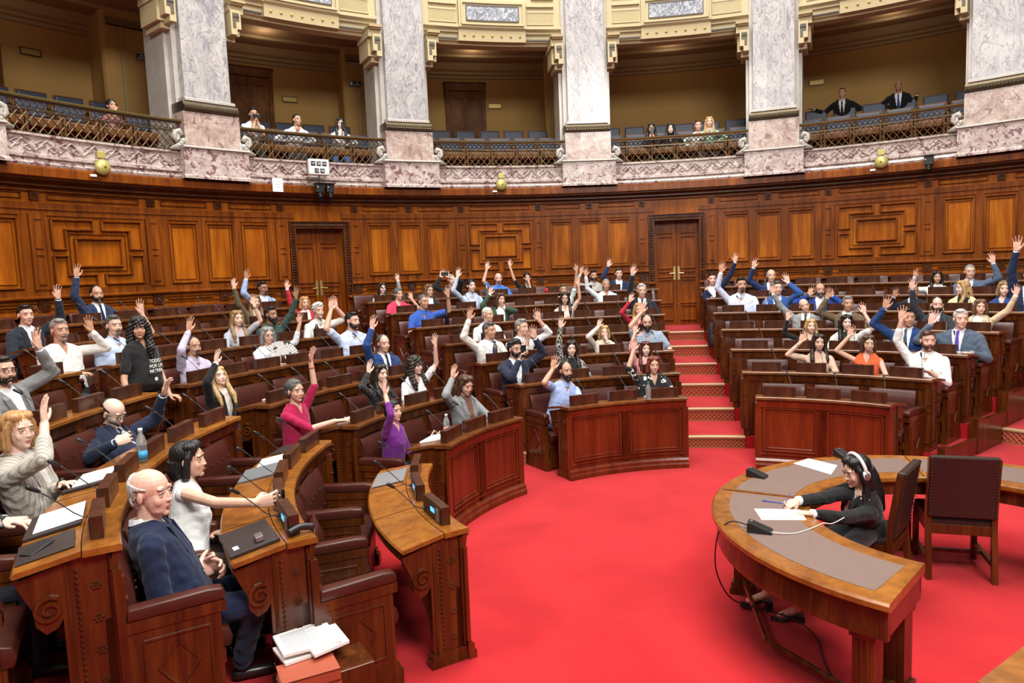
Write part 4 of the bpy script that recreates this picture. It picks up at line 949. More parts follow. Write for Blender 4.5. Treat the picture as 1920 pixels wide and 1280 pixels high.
    def torso(off=0.0, low=True):
        o = off; bl = .02 * (wide - 1) * 5 * s
        rs = [ring(pel - ax * .055 * s, W_ * 1.06 + o, .118 * s + o + bl * .5, sd, fw), ring(pel + ax * .02 * s + fw * (.008 + bl) * s, W_ * (1.08 if not fem else 1.05) + o + bl * .4, .125 * s + o + bl, sd, fw), ring(pel + ax * .14 * s + fw * (.012 + bl), W_ * (.98 if not fem else .86) + o + bl * .4, .115 * s + o + bl, sd, fw),
              ring(chest - ax * .17 * s + fw * .02 * s, W_ * (1.04 if not fem else .98) + o, (.118 if not fem else .125) * s + o, sd, fw), ring(chest - ax * .06 * s + fw * .006, W_ * 1.10 + o, .105 * s + o, sd, fw), ring(chest + ax * .018 * s, W_ * .90 + o, .078 * s + o, sd, fw), ring(chest + ax * .062 * s - fw * .008, .088 * s + o, .060 * s + o * .6, sd, fw)]
        return rs
    def sleeves(mb_, off, upto):
        for sdn, (el, wr, f, n, opt) in arms.items():
            ar = (.048 if fem else .056) * s * (.85 + .15 * wide) + off
            mb_.ell(SH[sdn] - ax * .008, (ar * 1.02,) * 3, None, 14, 10)
            if upto == 'none': continue
            if upto == 'short':
                mb_.cap(SH[sdn], SH[sdn] + (el - SH[sdn]) * .72, ar * 1.04, ar * 1.02, 12); continue
            mb_.cap(SH[sdn], el, ar * 1.04, ar * .9, 12)
            if upto == 'elbow': continue
            e2 = 1.0 if upto == 'long' else .55
            mb_.cap(el, el + (wr - el) * e2 * .93, ar * .9, ar * (.66 if upto == 'long' else .8), 12)
    seed = rnd.random() * 9
    def wr_(amp):
        def f_(co, nv_):
            q = co * 1.0 + seed; d = np.sin(q[:, 0] * 31 + 3 * np.sin(q[:, 2] * 17)) * np.sin(q[:, 2] * 27 + 2 * np.sin(q[:, 1] * 23)) + .6 * np.sin(q[:, 2] * 61 + 5 * np.sin(q[:, 0] * 19)) * np.sin(q[:, 1] * 37)
            return co + nv_ * (d * amp * s)[:, None]
        return f_
    jack = top in ('jacket', 'cardigan')
    inner = cloth(col2 if col2 else (.75, .77, .80)) if jack else cloth(col, pat, pcol2)
    sb = MB(); sb.loft(torso(0.0)); 
    if not fem or True:
        if fem:
            for q in (-1, 1): sb.ell(chest - ax * .135 * s + sd * q * .065 * s + fw * .075 * s, (.062 * s, .055 * s, .058 * s), None, 12, 10)
    if not jack: sleeves(sb, 0, sleeve)
    else: sleeves(sb, -.008, 'none')
    if vneck:
        pass
    def vpost(depth, wtop, base_post, zlow):
        def f_(co, nv_):
            if base_post: co = base_post(co, nv_)
            r = co - chest; u = r @ sd; v = r @ fw; h = r @ ax
            hh = np.clip((h + zlow * s) / ((zlow + .07) * s), 0, 1); wv = wtop * s * hh; m_ = (v > .01) & (v < .20 * s) & (np.abs(u) < wv) & (h > -zlow * s)
            fall = np.clip((wv - np.abs(u)) / (.010 * s), 0, 1); co = co - np.outer(np.where(m_, fall * depth, 0), fw); return co
        return f_
    sh_ = voxel(sb, 'shirt' if top in ('shirt', 'jacket') else ('blouse' if fem else 'shirt'), inner, t, vc, 2, (vpost(.06, .055, wr_(.0022), .10) if (vneck or (not jack and top in ('shirt', 'polo', 'blouse'))) else wr_(.0022)))
    if jack:
        jb = MB(); jb.loft(torso(.016 * s)); sleeves(jb, .008, sleeve)
        if fem:
            for q in (-1, 1): jb.ell(chest - ax * .135 * s + sd * q * .075 * s + fw * .075 * s, (.066 * s, .056 * s, .066 * s), None, 12, 10)
        op = .40 if top == 'jacket' else .75
        voxel(jb, 'jacket' if top == 'jacket' else 'cardigan', cloth(col, pat, pcol2), t, vc, 2, vpost(.10, .078 if top == 'jacket' else .085, wr_(.0030), op))
        if lod < 2 or top == 'jacket':
            lp = MB(); zl = op
            for q in (-1, 1):
                A_ = [chest + ax * .058 * s + sd * q * .070 * s + fw * .035 * s, chest + ax * .0 * s + sd * q * .074 * s + fw * .108 * s, chest - ax * .15 * s + sd * q * .060 * s + fw * .146 * s, chest - ax * min(zl, .33) * s * .95 + sd * q * .014 * s + fw * .146 * s]
                wd = [.02, .045, .050, .008]; th = .005
                rs = []
                for p_, w2 in zip(A_, wd):
                    o_ = sd * q * w2 * s; rs.append(np.array([p_ - fw * .002, p_ + o_ - fw * .012 * s, p_ + o_ - fw * .012 * s + fw * th, p_ + fw * (th + .004)]))
                lp.loft(rs)
            lp.obj('lapels', cloth(col, pat, pcol2), t)
    if jack and sleeve == 'long':
        for sdn, (el, wr, f, n, opt) in arms.items():
            cf = MB(); cf.tube([wr - unit(wr - el) * .03 * s, wr + unit(wr - el) * .006], .034 * s, 12); cf.obj('cuff', inner, t, True)
    if top in ('shirt', 'jacket', 'polo') and not (fem and top == 'jacket'):
        cl = MB(); n_ = 14; c0 = chest + ax * .060 * s - fw * .004
        for q in (-1, 1):
            rs = []
            for j in range(8):
                u = math.pi * (1.5 + (j / 7) * .98 * 1) if q > 0 else math.pi * (1.5 - (j / 7) * .98)
                dr = sd * math.cos(u) + fw * math.sin(u); r0 = .062 * s; dz = -.030 * s * (j / 7) ** 2
                p0 = c0 + dr * r0 * .93 + ax * (.030 * s + dz); p1 = c0 + dr * (r0 + .016 * s) + ax * (-.012 * s + dz * 1.9) + fw * .014 * s * (j / 7)
                rs.append(np.array([p0, p1, p1 + dr * .004, p0 + dr * .005]))
            cl.loft(rs)
        cl.obj('collar', inner if jack else cloth(col, pat, pcol2), t)
    if tie:
        ti = MB(); pts = [(.055, .066, .016), (.036, .088, .017), (.0, .104, .013), (-.12, .146, .024), (-.24, .152, .030), (-.34, .140, .030)]; rs = []
        for h, v, w2 in pts: p_ = chest + ax * h * s + fw * (v * s); rs.append(np.array([p_ - sd * w2 * s - fw * .004, p_ + fw * .004, p_ + sd * w2 * s - fw * .004, p_ - fw * .012]))
        ti.loft(rs); ti.obj('tie', cloth(tie), t)
    if legon:
        if bare:
            lb_ = MB(); lb_.ell(pel - ax * .02, (W_ * 1.02, .12 * s, .10 * s), None, 16, 10)
            for sdn, (hp, kn, an) in LG.items(): lb_.cap(hp, kn, .088 * s, .070 * s, 14); lb_.cap(kn, kn + (an - kn) * .5, .07 * s, .066 * s, 14)
            voxel(lb_, 'skirt', cloth(legs), t, vc * 1.1, 2)
        if not bare:
            lb_ = MB()
            lb_.ell(pel - ax * .02, (W_ * 1.02, .12 * s, .10 * s), None, 16, 10)
            for sdn, (hp, kn, an) in LG.items(): lb_.cap(hp, kn, .088 * s * wide ** .5, .066 * s, 14); lb_.cap(kn, an + np.array([0, 0, .02]), .064 * s, .050 * s, 14)
            voxel(lb_, 'trousers', cloth(legs), t, vc * 1.1, 2, wr_(.003))
        sk = ('shoe', shoes)
        if sk not in _mc: _mc[sk] = plain('shoe_leather', shoes, .3)
        if not bare:
            for sdn, (hp, kn, an) in LG.items():
                sh2 = MB(); fd2 = unit(np.array([sdn * .12, 1, 0])); sh2.cap(np.array([an[0], an[1] - .03, .04]), np.array([an[0], an[1], .038]) + fd2 * .16, .036, .033, 12); sh2.cap(an, an - np.array([0, 0, .04]), .036, .034, 10)
                sh2.obj('shoe', _mc[sk], t, True)
    t['_k'] = 0
    del t['_k']
    return t, dict(hl=hl, Hc=Hc, MH=MH, hs=hs, arms=arms, chest=chest, ax=ax, sd=sd, fw=fw, s=s, hip=hip, Rz=Rz, pel=pel, W=W_, SH=SH, loc=loc)
_ls = []
def skin_lip():
    if not _ls: _ls.append(plain('pale_lips', (.42, .17, .13), .45))
    return _ls[0]
# ---------------------------------------------------------------- the cast, row by row (crown of the head and raised palm as seen in the photograph)
NAVY = (.012, .018, .042); BLUE = (.020, .050, .16); WHT = (.78, .78, .78); LBL = (.42, .52, .78); BLK = (.010, .010, .011); GRY = (.20, .21, .23); DTR = (.02, .022, .03); JEAN = (.07, .13, .26)
PP = {}
def KN(r, l, k):      # knees seen in the photograph beside a desk end: (u, v) each, knee height above the tier
    o = {}
    for sd_, q in ((1, r), (-1, l)):
        kn = pz(q[0], q[1], ZT[k] + .50); d_ = -P(1, pol(kn)[1]); an = kn + d_ * .04; an[2] = ZT[k] + .08; o[sd_] = (kn, an)
    return o
def man(key, label, crown, k, hands=(), **kw): PP[key] = person(label, crown, k, hands=hands, **kw)
def woman(key, label, crown, k, hands=(), **kw): PP[key] = person(label, crown, k, hands=hands, fem=True, **kw)
suit = dict(top='jacket', legs=DTR)
man('a1', 'man in a dark blazer and open white shirt at the left edge, left hand up', (46, 572), 5, [('L', (111, 553))], **suit, col=(.018, .022, .032), hair='short', hc='black')
man('a2', 'balding bearded man in a navy suit, hand high, in the back row left', (180, 536), 6, [('R', (142, 512), dict(pole=(.9, .1, -.2)))], **suit, col=(.022, .035, .085), tie=(.01, .014, .04), hair='recede', hc='black', beard='short', tone='tan')
man('a3', 'large man with grey hair and goatee in a white pullover', (110, 598), 4, [('L', (175, 612))], col=(.74, .72, .68), hair='short', hc='grey', beard='goatee', tone='tan', wide=1.3, top='blouse')
man('a4', 'man with greying hair in a light blue shirt behind the standing woman', (212, 591), 4, [('L', (268, 580))], col=(.50, .60, .82), hair='short', hc='dgrey', beard='goatee', sleeve='short', wide=1.1, tone='light')
man('a5', 'man in glasses and a mid grey blazer cut by the left edge, hand raised', (3, 668), 3, [('L', (76, 642))], **suit, col=(.20, .205, .21), hair='short', hc='dark', beard='short', glasses='dark', a=-87)
man('a7', 'balding man with a moustache in a pale purple shirt, right hand high', (362, 632), 3, [('R', (354, 612))], col=(.50, .44, .62), hair='recede', hc='dark', beard='goatee', wide=1.15, tone='tan', pat='vstripe', pcol2=(.62, .58, .74))
woman('a8', 'blonde woman in a black cardigan and cream blouse with her head tilted back', (408, 688), 2, [('R', (405, 672), dict(pole=(.9, .2, -.2))), ('L', 'lap')], top='cardigan', col=BLK, col2=(.62, .56, .48), hair='long', hc='blonde', tone='fair', legs=BLK, wide=1.15, pitch=.30, knee=KN((438, 812), (455, 800), 2))
man('a9', 'man in a dark suit with a bare crown and glasses drinking, arm raised', tuple(pz(210, 748, 1.52)), 2, [('L', (310, 730), dict(f=(0, .3, 0), pole=(-.9, .3, -.1))), ('R', tuple(pz(222, 832, 1.22)), dict(up=False, curl=.75, n=(-1, .2, 0), f=(-.6, .6, .25)))], **suit, root=tuple(P(5.52, -86.5, ZT[2])), col=NAVY, tie=(.01, .012, .03), col2=(.60, .66, .78), hair='bald', hc='black', glasses='dark', pitch=-.45, face=-12, wide=1.15, tone='fair', lod=0, s=1.08)
woman('a10', 'woman with a short blonde bob and glasses in a beige striped blazer, near left', tuple(pz(30, 772, 1.72)), 2, [('R', (88, 775), dict(pole=(.5, -.3, -1), f=(0, 0, .2))), ('L', tuple(pz(128, 915, 1.20)), dict(up=False, curl=.25))], root=tuple(P(5.55, -101.5, ZT[2])), col=(.52, .48, .42), pat='vstripe', pcol2=(.34, .31, .27), col2=(.66, .64, .60), top='jacket', sleeve='three', hair='bob', hc='ginger', glasses='thin', wide=1.2, tone='fair', lod=0, s=1.08, legs=(.3, .29, .27))
man('a11', 'man in a dark suit at the bottom left corner, a hand on his knee', tuple(P(5.70, -112.6, 1.80)), 2, [('L', tuple(pz(30, 985, 1.14)), dict(up=False, curl=.5)), ('R', tuple(pz(12, 1135, .80)), dict(up=False, curl=.18, f=(-.5, 1, -.1)))], root=tuple(P(5.75, -112.6, ZT[2])), **suit, col=(.03, .034, .036), hair='short', hc='dark', lod=0, tone='fair')
man('a12', 'elderly bald man in a navy suit seated in profile, hands clasped on his lap', tuple(pz(280, 880, 1.50)), 1, [('R', tuple(pz(392, 1082, .83)), dict(up=False, curl=.55, n=(-1, .1, -.2), f=(-.7, .8, .1))), ('L', tuple(pz(400, 1070, .86)), dict(up=False, curl=.55, n=(1, .1, -.2), f=(.7, .8, .1)))], root=tuple(P(4.50, -116.8, ZT[1])), top='jacket', legs=(.010, .017, .045), col=(.010, .017, .046), tie=(.02, .03, .08), hair='bald', hc='white', tone='red', lod=0, look=(1.5, -3.0, 1.45), wide=1.08, s=1.14, knee={1: (pz(478, 1128, .70), pz(455, 1245, .26)), -1: (pz(468, 1095, .68), pz(440, 1200, .26))})
woman('a13', 'laughing dark-haired woman in a white sleeveless top reaching for a glass', tuple(pz(352, 828, 1.45)), 1, [('R', tuple(pz(498, 945, 1.17)), dict(up=False, curl=.6, n=(-1, 0, -.1), f=(-.2, 1, 0))), ('L', tuple(pz(408, 1012, .78)), dict(up=False, curl=.3))], root=tuple(P(4.50, -107.5, ZT[1])), top='blouse', col=(.66, .66, .66), sleeve='none', hair='bob', hc='black', tone='light', legs=(.055, .040, .030), lod=0, look=(1.5, -.6, 1.4), s=1.08)
woman('a14', 'woman with a bun of greying hair in a loose magenta blouse', (552, 711), 1, [('L', (583, 668), dict(pole=(-.6, .9, -.2), f=(0, .3, 0))), ('R', tuple(pz(640, 790, 1.08)), dict(up=False))], top='blouse', col=(.36, .010, .060), hair='bun', hc='dgrey', sleeve='elbow', legs=(.02, .022, .026), wide=1.1, look=(2.5, -3.5, 1.3), lod=0, knee=KN((622, 850), (640, 832), 1))
woman('a15', 'woman with tied dark hair in a purple sweater at the front left desk', (737, 750), 0, [('R', (722, 730), dict(pole=(.5, .6, -.5))), ('L', 'lap')], top='blouse', col=(.15, .020, .21), hair='bun', hc='black', sleeve='three', legs=(.03, .032, .036), tone='light', lod=0, look=(3, -3.5, 1.2), knee=KN((752, 892), (790, 872), 0))
woman('a16', 'smiling woman in a black sequinned dress with long dark hair', (712, 683), 1, [('R', (690, 690))], top='blouse', col=(.012, .012, .014), pat='knit', pcol2=(.12, .12, .13), hair='long', hc='dark', tone='fair', look=(3, -2, 1.4))
woman('a17', 'woman with long curly hair in a white T-shirt raising her left arm', (778, 668), 1, [('L', (817, 640), dict(pole=(-.9, .1, -.4)))], top='blouse', col=(.70, .70, .72), sleeve='short', hair='curly', hc='dark', tone='fair', glasses='dark', look=(3.5, -1.5, 1.2))
woman('a18', 'woman in a grey blazer looking down at the front left desk', (872, 703), 0, [('R', (848, 700)), ('L', 'desk')], top='jacket', col=(.24, .25, .26), col2=(.18, .09, .06), hair='longback', hc='brown', tone='light', pitch=-.28)
man('a19', 'grey-haired man in a blue suit and dark tie with his right arm straight up', (718, 628), 2, [('R', (697, 608))], **suit, col=(.016, .045, .17), tie=(.008, .012, .05), hair='recede', hc='dgrey', beard=None, wide=1.15)
man('a20', 'dark-haired man in a pale blue shirt looking right with his right hand raised', (660, 585), 3, [('R', (619, 573), dict(pole=(.8, .2, -.4)))], col=(.50, .58, .80), hair='short', hc='black', beard='short', sleeve='short', wide=1.15, look=(4, 0, 1.6))
man('a21', 'man with bushy white hair and moustache in a white shirt', (596, 568), 4, [('L', (632, 570), dict(pole=(-.9, .1, -.4)))], col=(.62, .62, .58), hair='curlyshort', hc='white', beard='goatee', sleeve='short', tone='red')
woman('a22', 'woman with streaked hair and glasses in a white blouse holding a fan', (500, 613), 3, [('L', (564, 600), dict(pole=(-.5, .8, -.4))), ('R', 'desk')], top='blouse', col=(.68, .70, .76), hair='bob', hc='grey', glasses='dark', sleeve='three', wide=1.2)
man('a23', 'man with a black beard in a dark green shirt', (507, 575), 4, [('L', (556, 552))], col=(.025, .055, .045), pat='plaid', pcol2=(.05, .09, .08), hair='short', hc='black', beard='full', tone='brown', look=(4, 0, 1.5))
woman('a24', 'woman with long fair hair in a light grey T-shirt', (443, 582), 4, [('L', (477, 565))], top='blouse', col=(.38, .40, .45), sleeve='short', hair='long', hc='dblonde', tone='fair', look=(3, -3, 1.6))
woman('a25', 'fair-haired woman in an olive jacket with her right arm raised', (477, 553), 5, [('R', (437, 533))], top='cardigan', col=(.11, .08, .045), col2=(.45, .38, .26), hair='long', hc='lbrown')
man('a26', 'man with glasses and a moustache in a light blue blazer by the left door', (492, 528), 6, [('R', (460, 517))], **suit, col=(.30, .42, .66), col2=(.7, .74, .8), hair='short', hc='black', glasses='dark', beard='goatee', tone='brown', look=(4, 0, 1.8))
woman('a27', 'red-haired woman in a red jacket beside the left door', (570, 556), 5, [('R', (537, 536))], top='cardigan', col=(.50, .02, .035), col2=(.72, .62, .60), hair='bob', hc='ginger', glasses='thin', tone='red', a=-41)
woman('a28', 'young dark-haired woman in a grey jacket right of the left door', (716, 530), 6, [('L', (747, 521))], top='cardigan', col=(.34, .36, .40), col2=(.7, .7, .7), hair='longback', hc='dark', tone='fair')
woman('a29', 'woman with grey hair and glasses in a raspberry pink top', (746, 540), 5, [('L', (774, 556), dict(pole=(-.8, .6, -.3)))], top='blouse', col=(.62, .045, .11), sleeve='short', hair='bun', hc='dgrey', glasses='thin', look=(4, 0, 1.7), wide=1.2)
woman('a30', 'woman in glasses and a dark jacket behind the man in the blue polo', (803, 533), 5, [], top='cardigan', col=(.02, .02, .022), col2=(.7, .7, .72), hair='longback', hc='lbrown', glasses='dark', look=(4, 0, 1.7))
man('a31', 'person in black filming with a phone held up before the face', (846, 514), 6, [('R', (826, 515)), ('L', (841, 516))], top='blouse', col=(.012, .012, .014), hair='crop', hc='grey', a=-20.5)
man('a32', 'man with short greying hair in a blue polo shirt at a desk end', (793, 552), 4, [('L', (842, 549), dict(pole=(-.8, .2, -.5)))], top='polo', col=(.035, .10, .42), sleeve='short', hair='crop', hc='dgrey', glasses='thin', tone='tan', look=(4, 0, 1.5))
woman('a33', 'young woman in a light grey-blue shirt with dark hair tied back, arm up', (883, 523), 5, [('R', (857, 513))], top='shirt', col=(.42, .50, .64), hair='bun', hc='black', tone='fair')
man('a34', 'bald man with a grey goatee in a bright blue polo shirt', (934, 512), 6, [('R', (912, 500))], top='polo', col=(.05, .20, .66), sleeve='short', hair='none', hc='grey', beard='goatee', tone='red')
woman('a35', 'woman in a black T-shirt raising her right arm in the back row', (988, 511), 6, [('R', (955, 495)), ('L', 'face')], top='blouse', col=(.012, .012, .013), sleeve='short', hair='bun', hc='black', tone='light')
woman('a36', 'woman with reddish brown hair in a dark green jacket', (937, 549), 4, [('R', (918, 546)), ('L', (944, 572), dict(pole=(-.8, .3, -.5)))], top='cardigan', col=(.03, .07, .045), col2=(.72, .72, .70), hair='longback', hc='brown', look=(4, 0, 1.5))
man('a37', 'white-haired man with thin glasses in a white shirt', (914, 576), 3, [], col=(.66, .67, .66), hair='crop', hc='white', glasses='thin', look=(4.5, .5, 1.5))
man('a38', 'grey-haired man in a cream jacket and pale blue shirt with his arm raised high', (917, 604), 2, [('R', (878, 592), dict(pole=(.9, .1, -.3)))], **suit, col=(.62, .60, .56), col2=(.60, .70, .86), hair='short', hc='dgrey', glasses=None, tone='tan', look=(4, 0, 1.3))
man('a39', 'grey-haired man in a white shirt resting his chin on a hand', (978, 598), 2, [('L', (1012, 593), dict(pole=(-.9, .1, -.4))), ('R', 'face')], col=(.70, .70, .71), hair='short', hc='grey', beard=None, sleeve='three', look=(4, 0, 1.5))
man('a40', 'man with curly black hair in a navy blazer taking a picture with his phone', (965, 637), 1, [('L', (1004, 626), dict(pole=(-.9, .1, -.2))), ('R', tuple(pcyl(981, 672, 4.22)), dict(up=False, f=(-.25, .3, 1), n=(-.6, .4, 0), curl=.7, pole=(.7, -.2, -.9)))], **suit, col=(.018, .022, .048), hair='curlyshort', hc='black', beard='short', glasses='dark', look=(2.5, -2, 1.3))
man('a41', 'bearded man in a light blue shirt and jeans at the front centre desk', (1060, 678), 0, [('R', (1036, 684), dict(pole=(.9, .5, -.8))), ('L', 'desk')], col=(.36, .46, .76), hair='recede', hc='black', beard='full', tone='tan', sleeve='short', legs=JEAN, knee=KN((1044, 792), (1072, 788), 0), a=-25.5, look=(2.5, -4, 1.4), shoes=(.12, .05, .02))
woman('a42', 'woman with long brown hair in a leopard print top, arm straight up', (1070, 638), 1, [('R', (1051, 607))], top='cardigan', col=(.45, .43, .40), pat='leopard', pcol2=(.02, .02, .02), col2=(.02, .02, .02), hair='long', hc='dark', tone='fair')
woman('a43', 'red-haired woman with glasses in a black and white floral blouse', (1225, 668), 0, [('R', (1187, 649))], top='blouse', col=(.015, .015, .017), pat='floral', pcol2=(.62, .62, .60), sleeve='elbow', hair='bob', hc='red', glasses='thin', wide=1.4, tone='light')
woman('a44', 'woman with auburn hair in a red, black and white striped cardigan', (1210, 640), 1, [('R', (1190, 618))], top='blouse', col=(.60, .05, .06), pat='vstripe', pcol2=(.7, .7, .7), hair='long', hc='auburn', tone='fair', sleeve='three')
man('a45', 'man with a black beard and glasses in a blue and white plaid shirt', (1212, 590), 2, [('R', (1203, 579), dict(pole=(.9, .2, -.5)))], col=(.55, .64, .74), pat='plaid', pcol2=(.05, .09, .18), sleeve='short', hair='recede', hc='black', beard='full', glasses='dark', wide=1.15, a=2.6)
woman('a46', 'fair-haired woman in a red top hidden behind a raised hand', (1197, 568), 3, [('R', (1181, 559))], top='blouse', col=(.42, .015, .04), hair='long', hc='ginger', a=.8)
man('a47', 'white-haired man with glasses in a black suit, arm up, by the centre stairs', (1203, 532), 4, [('R', (1186, 509))], **suit, col=(.012, .016, .024), tie=(.02, .03, .08), hair='short', hc='white', glasses='thin', tone='red')
man('a48', 'smiling grey-haired man in a white shirt with light blue sleeves', (1136, 523), 5, [('R', (1097, 513), dict(pole=(.9, .1, -.2)))], top='blouse', col=(.66, .70, .78), hair='crop', hc='grey', tone='tan', wide=1.1)
man('a49', 'young man with dark hair and a short beard in the back row', (1113, 507), 6, [('R', (1088, 508))], col=(.42, .42, .40), hair='short', hc='black', beard='short', tone='tan')
man('a50', 'young brown-haired man in a navy blazer near the centre stairs, back row', (1160, 503), 6, [('R', (1140, 495))], **suit, col=(.014, .028, .08), hair='short', hc='brown', tone='red')
man('a51', 'dark-haired man in a pale green shirt leaning behind the woman in the floral top', (1056, 533), 5, [('L', (1083, 494))], col=(.58, .66, .62), hair='short', hc='dgrey', sleeve='short', tone='tan')
woman('a52', 'woman in glasses and a colourful flower print blouse', (1058, 548), 4, [('L', (1085, 529))], top='blouse', col=(.66, .56, .48), pat='floral', pcol2=(.75, .25, .10), sleeve='short', hair='long', hc='dark', glasses='dark')
woman('a53', 'blonde woman in a cream cardigan waving her hand before her face', (1132, 610), 2, [('R', (1122, 607)), ('L', 'face')], top='cardigan', col=(.62, .58, .50), col2=(.70, .60, .46), hair='bob', hc='blonde', tone='fair')
# right of the centre stairs
man('b55', 'man in a navy suit at the far end beside the centre door, left arm up', (1335, 512), 5, [('L', (1380, 486), dict(pole=(-.9, .1, -.3)))], **suit, col=(.012, .02, .06), hair='short', hc='dark', tone='red', a=15.2)
man('b56', 'smiling man in a white and pale blue shirt with his right arm high', (1390, 520), 4, [('R', (1351, 504), dict(pole=(.9, .1, -.2)))], col=(.60, .64, .80), hair='short', hc='black', beard='goatee', tone='tan', wide=1.15)
man('b57', 'balding grey man in a navy suit with one hand high, right block', (1446, 505), 5, [('R', (1412, 496), dict(pole=(.9, .1, -.2)))], **suit, col=(.014, .032, .10), tie=(.01, .01, .012), hair='bald', hc='grey', tone='light')
man('b58', 'grey-haired man in a bright blue suit and blue tie', (1458, 527), 4, [('L', (1478, 524))], **suit, col=(.03, .09, .30), tie=(.02, .06, .30), hair='short', hc='dgrey', tone='red', face=15)
man('b59', 'balding man in a light grey suit with tilted head', (1508, 560), 3, [('R', (1447, 545), dict(pole=(.9, .1, -.2)))], **suit, col=(.26, .265, .27), tie=(.03, .03, .04), hair='bald', hc='dgrey', tone='red', roll=.25, wide=1.1)
man('b60', 'white-bearded man in a blue suit with both hands up', (1538, 531), 4, [('R', (1516, 548)), ('L', (1562, 550))], **suit, col=(.014, .05, .26), hair='bald', hc='dgrey', beard='full', tone='tan')
man('b61', 'grey-haired man in a brown jacket', (1590, 555), 3, [('R', (1550, 552), dict(curl=.5, pole=(.9, .2, -.6)))], **suit, col=(.14, .095, .055), hair='short', hc='grey', tone='tan')
woman('b62', 'smiling woman with long blonde hair in a black top', (1520, 598), 2, [('R', (1475, 592), dict(pole=(.9, .1, -.2)))], top='blouse', col=(.014, .014, .015), hair='long', hc='blonde', tone='fair')
woman('b63', 'woman with long brown hair and bracelets in a beige top, right hand raised', (1535, 626), 1, [('R', (1500, 634), dict(pole=(.9, .3, -.6)))], top='blouse', col=(.58, .42, .32), sleeve='short', hair='long', hc='dark', tone='light')
woman('b64', 'woman with straight black hair in a dark top, left arm up', (1587, 590), 2, [('L', (1622, 580), dict(pole=(-.9, .2, -.4)))], top='cardigan', col=(.55, .54, .52), col2=(.015, .03, .025), sleeve='short', hair='long', hc='black', tone='fair')
woman('b65', 'short-haired woman with glasses in an orange top', (1628, 628), 1, [('R', (1591, 623), dict(pole=(.9, .2, -.6)))], top='blouse', col=(.72, .12, .04), sleeve='none', hair='bob', hc='brown', glasses='thin', tone='light')
man('b66', 'young man in a white shirt with rolled sleeves, right arm high, at the desk end', (1740, 620), 1, [('R', (1689, 592), dict(pole=(.9, .2, -.4))), ('L', (1738, 702), dict(up=False))], col=(.78, .78, .78), sleeve='three', hair='side', hc='brown', beard='short', tone='light', wide=1.1)
man('b67', 'dark-haired man in a royal blue suit and white shirt behind the raised arm', (1703, 578), 2, [('R', (1658, 570), dict(pole=(.9, .1, -.2)))], **suit, col=(.016, .045, .15), tie=(.04, .07, .12), hair='short', hc='black', tone='tan')
man('b68', 'man with receding hair in a charcoal suit, right arm up', (1757, 557), 3, [('R', (1709, 536))], **suit, col=(.03, .035, .045), hair='recede', hc='dark', beard='short', tone='red')
man('b69', 'dark-skinned grey-haired man in a dark suit partly hidden by hands', (1713, 533), 4, [('R', (1674, 552))], **suit, col=(.014, .018, .03), hair='crop', hc='dgrey', tone='brown', face=20)
man('b70', 'heavy white-haired man in a blue-grey suit and purple tie', (1802, 580), 2, [('R', (1742, 600), dict(pole=(.8, .3, -.8))), ('L', (1818, 668), dict(up=False))], **suit, col=(.075, .105, .15), tie=(.07, .04, .30), col2=(.62, .64, .74), hair='short', hc='white', tone='red', wide=1.3)
woman('b71', 'young woman with straight black hair in a white jacket', (1757, 508), 5, [('R', (1713, 514), dict(pole=(.9, .1, -.4)))], top='cardigan', col=(.66, .66, .64), col2=(.6, .6, .6), hair='long', hc='black', tone='tan')
man('b72', 'grey-haired man in a grey-blue suit, left arm up, in the sixth row', (1819, 496), 5, [('L', (1864, 487), dict(pole=(-.9, .1, -.2)))], **suit, col=(.085, .125, .20), tie=(.04, .04, .22), hair='crop', hc='grey', glasses='thin', tone='light')
woman('b73', 'woman with wavy blonde hair in a cream coat turned aside', (1805, 526), 4, [('R', 'desk'), ('L', 'desk')], top='cardigan', col=(.68, .55, .33), col2=(.02, .02, .02), hair='long', hc='blonde', tone='fair', face=-55, wide=1.1)
woman('b74', 'woman with short fair hair in a beige jacket, left arm stretched up', (1838, 561), 3, [('L', (1908, 547), dict(pole=(-.9, .1, -.3)))], top='cardigan', col=(.55, .46, .30), col2=(.70, .68, .62), hair='bob', hc='lbrown', tone='red')
woman('b75', 'fair-haired woman in a royal blue blouse near the right edge', (1882, 528), 4, [], top='blouse', col=(.02, .06, .24), hair='bob', hc='dblonde', tone='fair')
man('b76', 'man in a navy suit cut by the right edge with his hand high', (1936, 496), 4, [('R', (1906, 462), dict(pole=(.9, .1, -.2)))], **suit, col=(.014, .024, .06), hair='short', hc='dark')
# the standing woman in the left aisle
w_ = pcyl(258, 595, 6.12)
woman('a6', 'standing woman with long curly black hair in a black T-shirt with white lettering', tuple(w_), 3, [('R', tuple(pcyl(243, 770, 6.0)), dict(up=False, curl=.3)), ('L', tuple(pcyl(322, 750, 5.9)), dict(up=False, curl=.6, f=(-.2, 1, -.1)))], root=tuple(P(6.15, pol(w_)[1], ZT[3])), stand=True, top='blouse', col=(.012, .012, .013), sleeve='short', hair='curly', hc='black', tone='tan', legs=BLK, wide=1.35, look=(-1.0, -6, 2.3), lod=0)
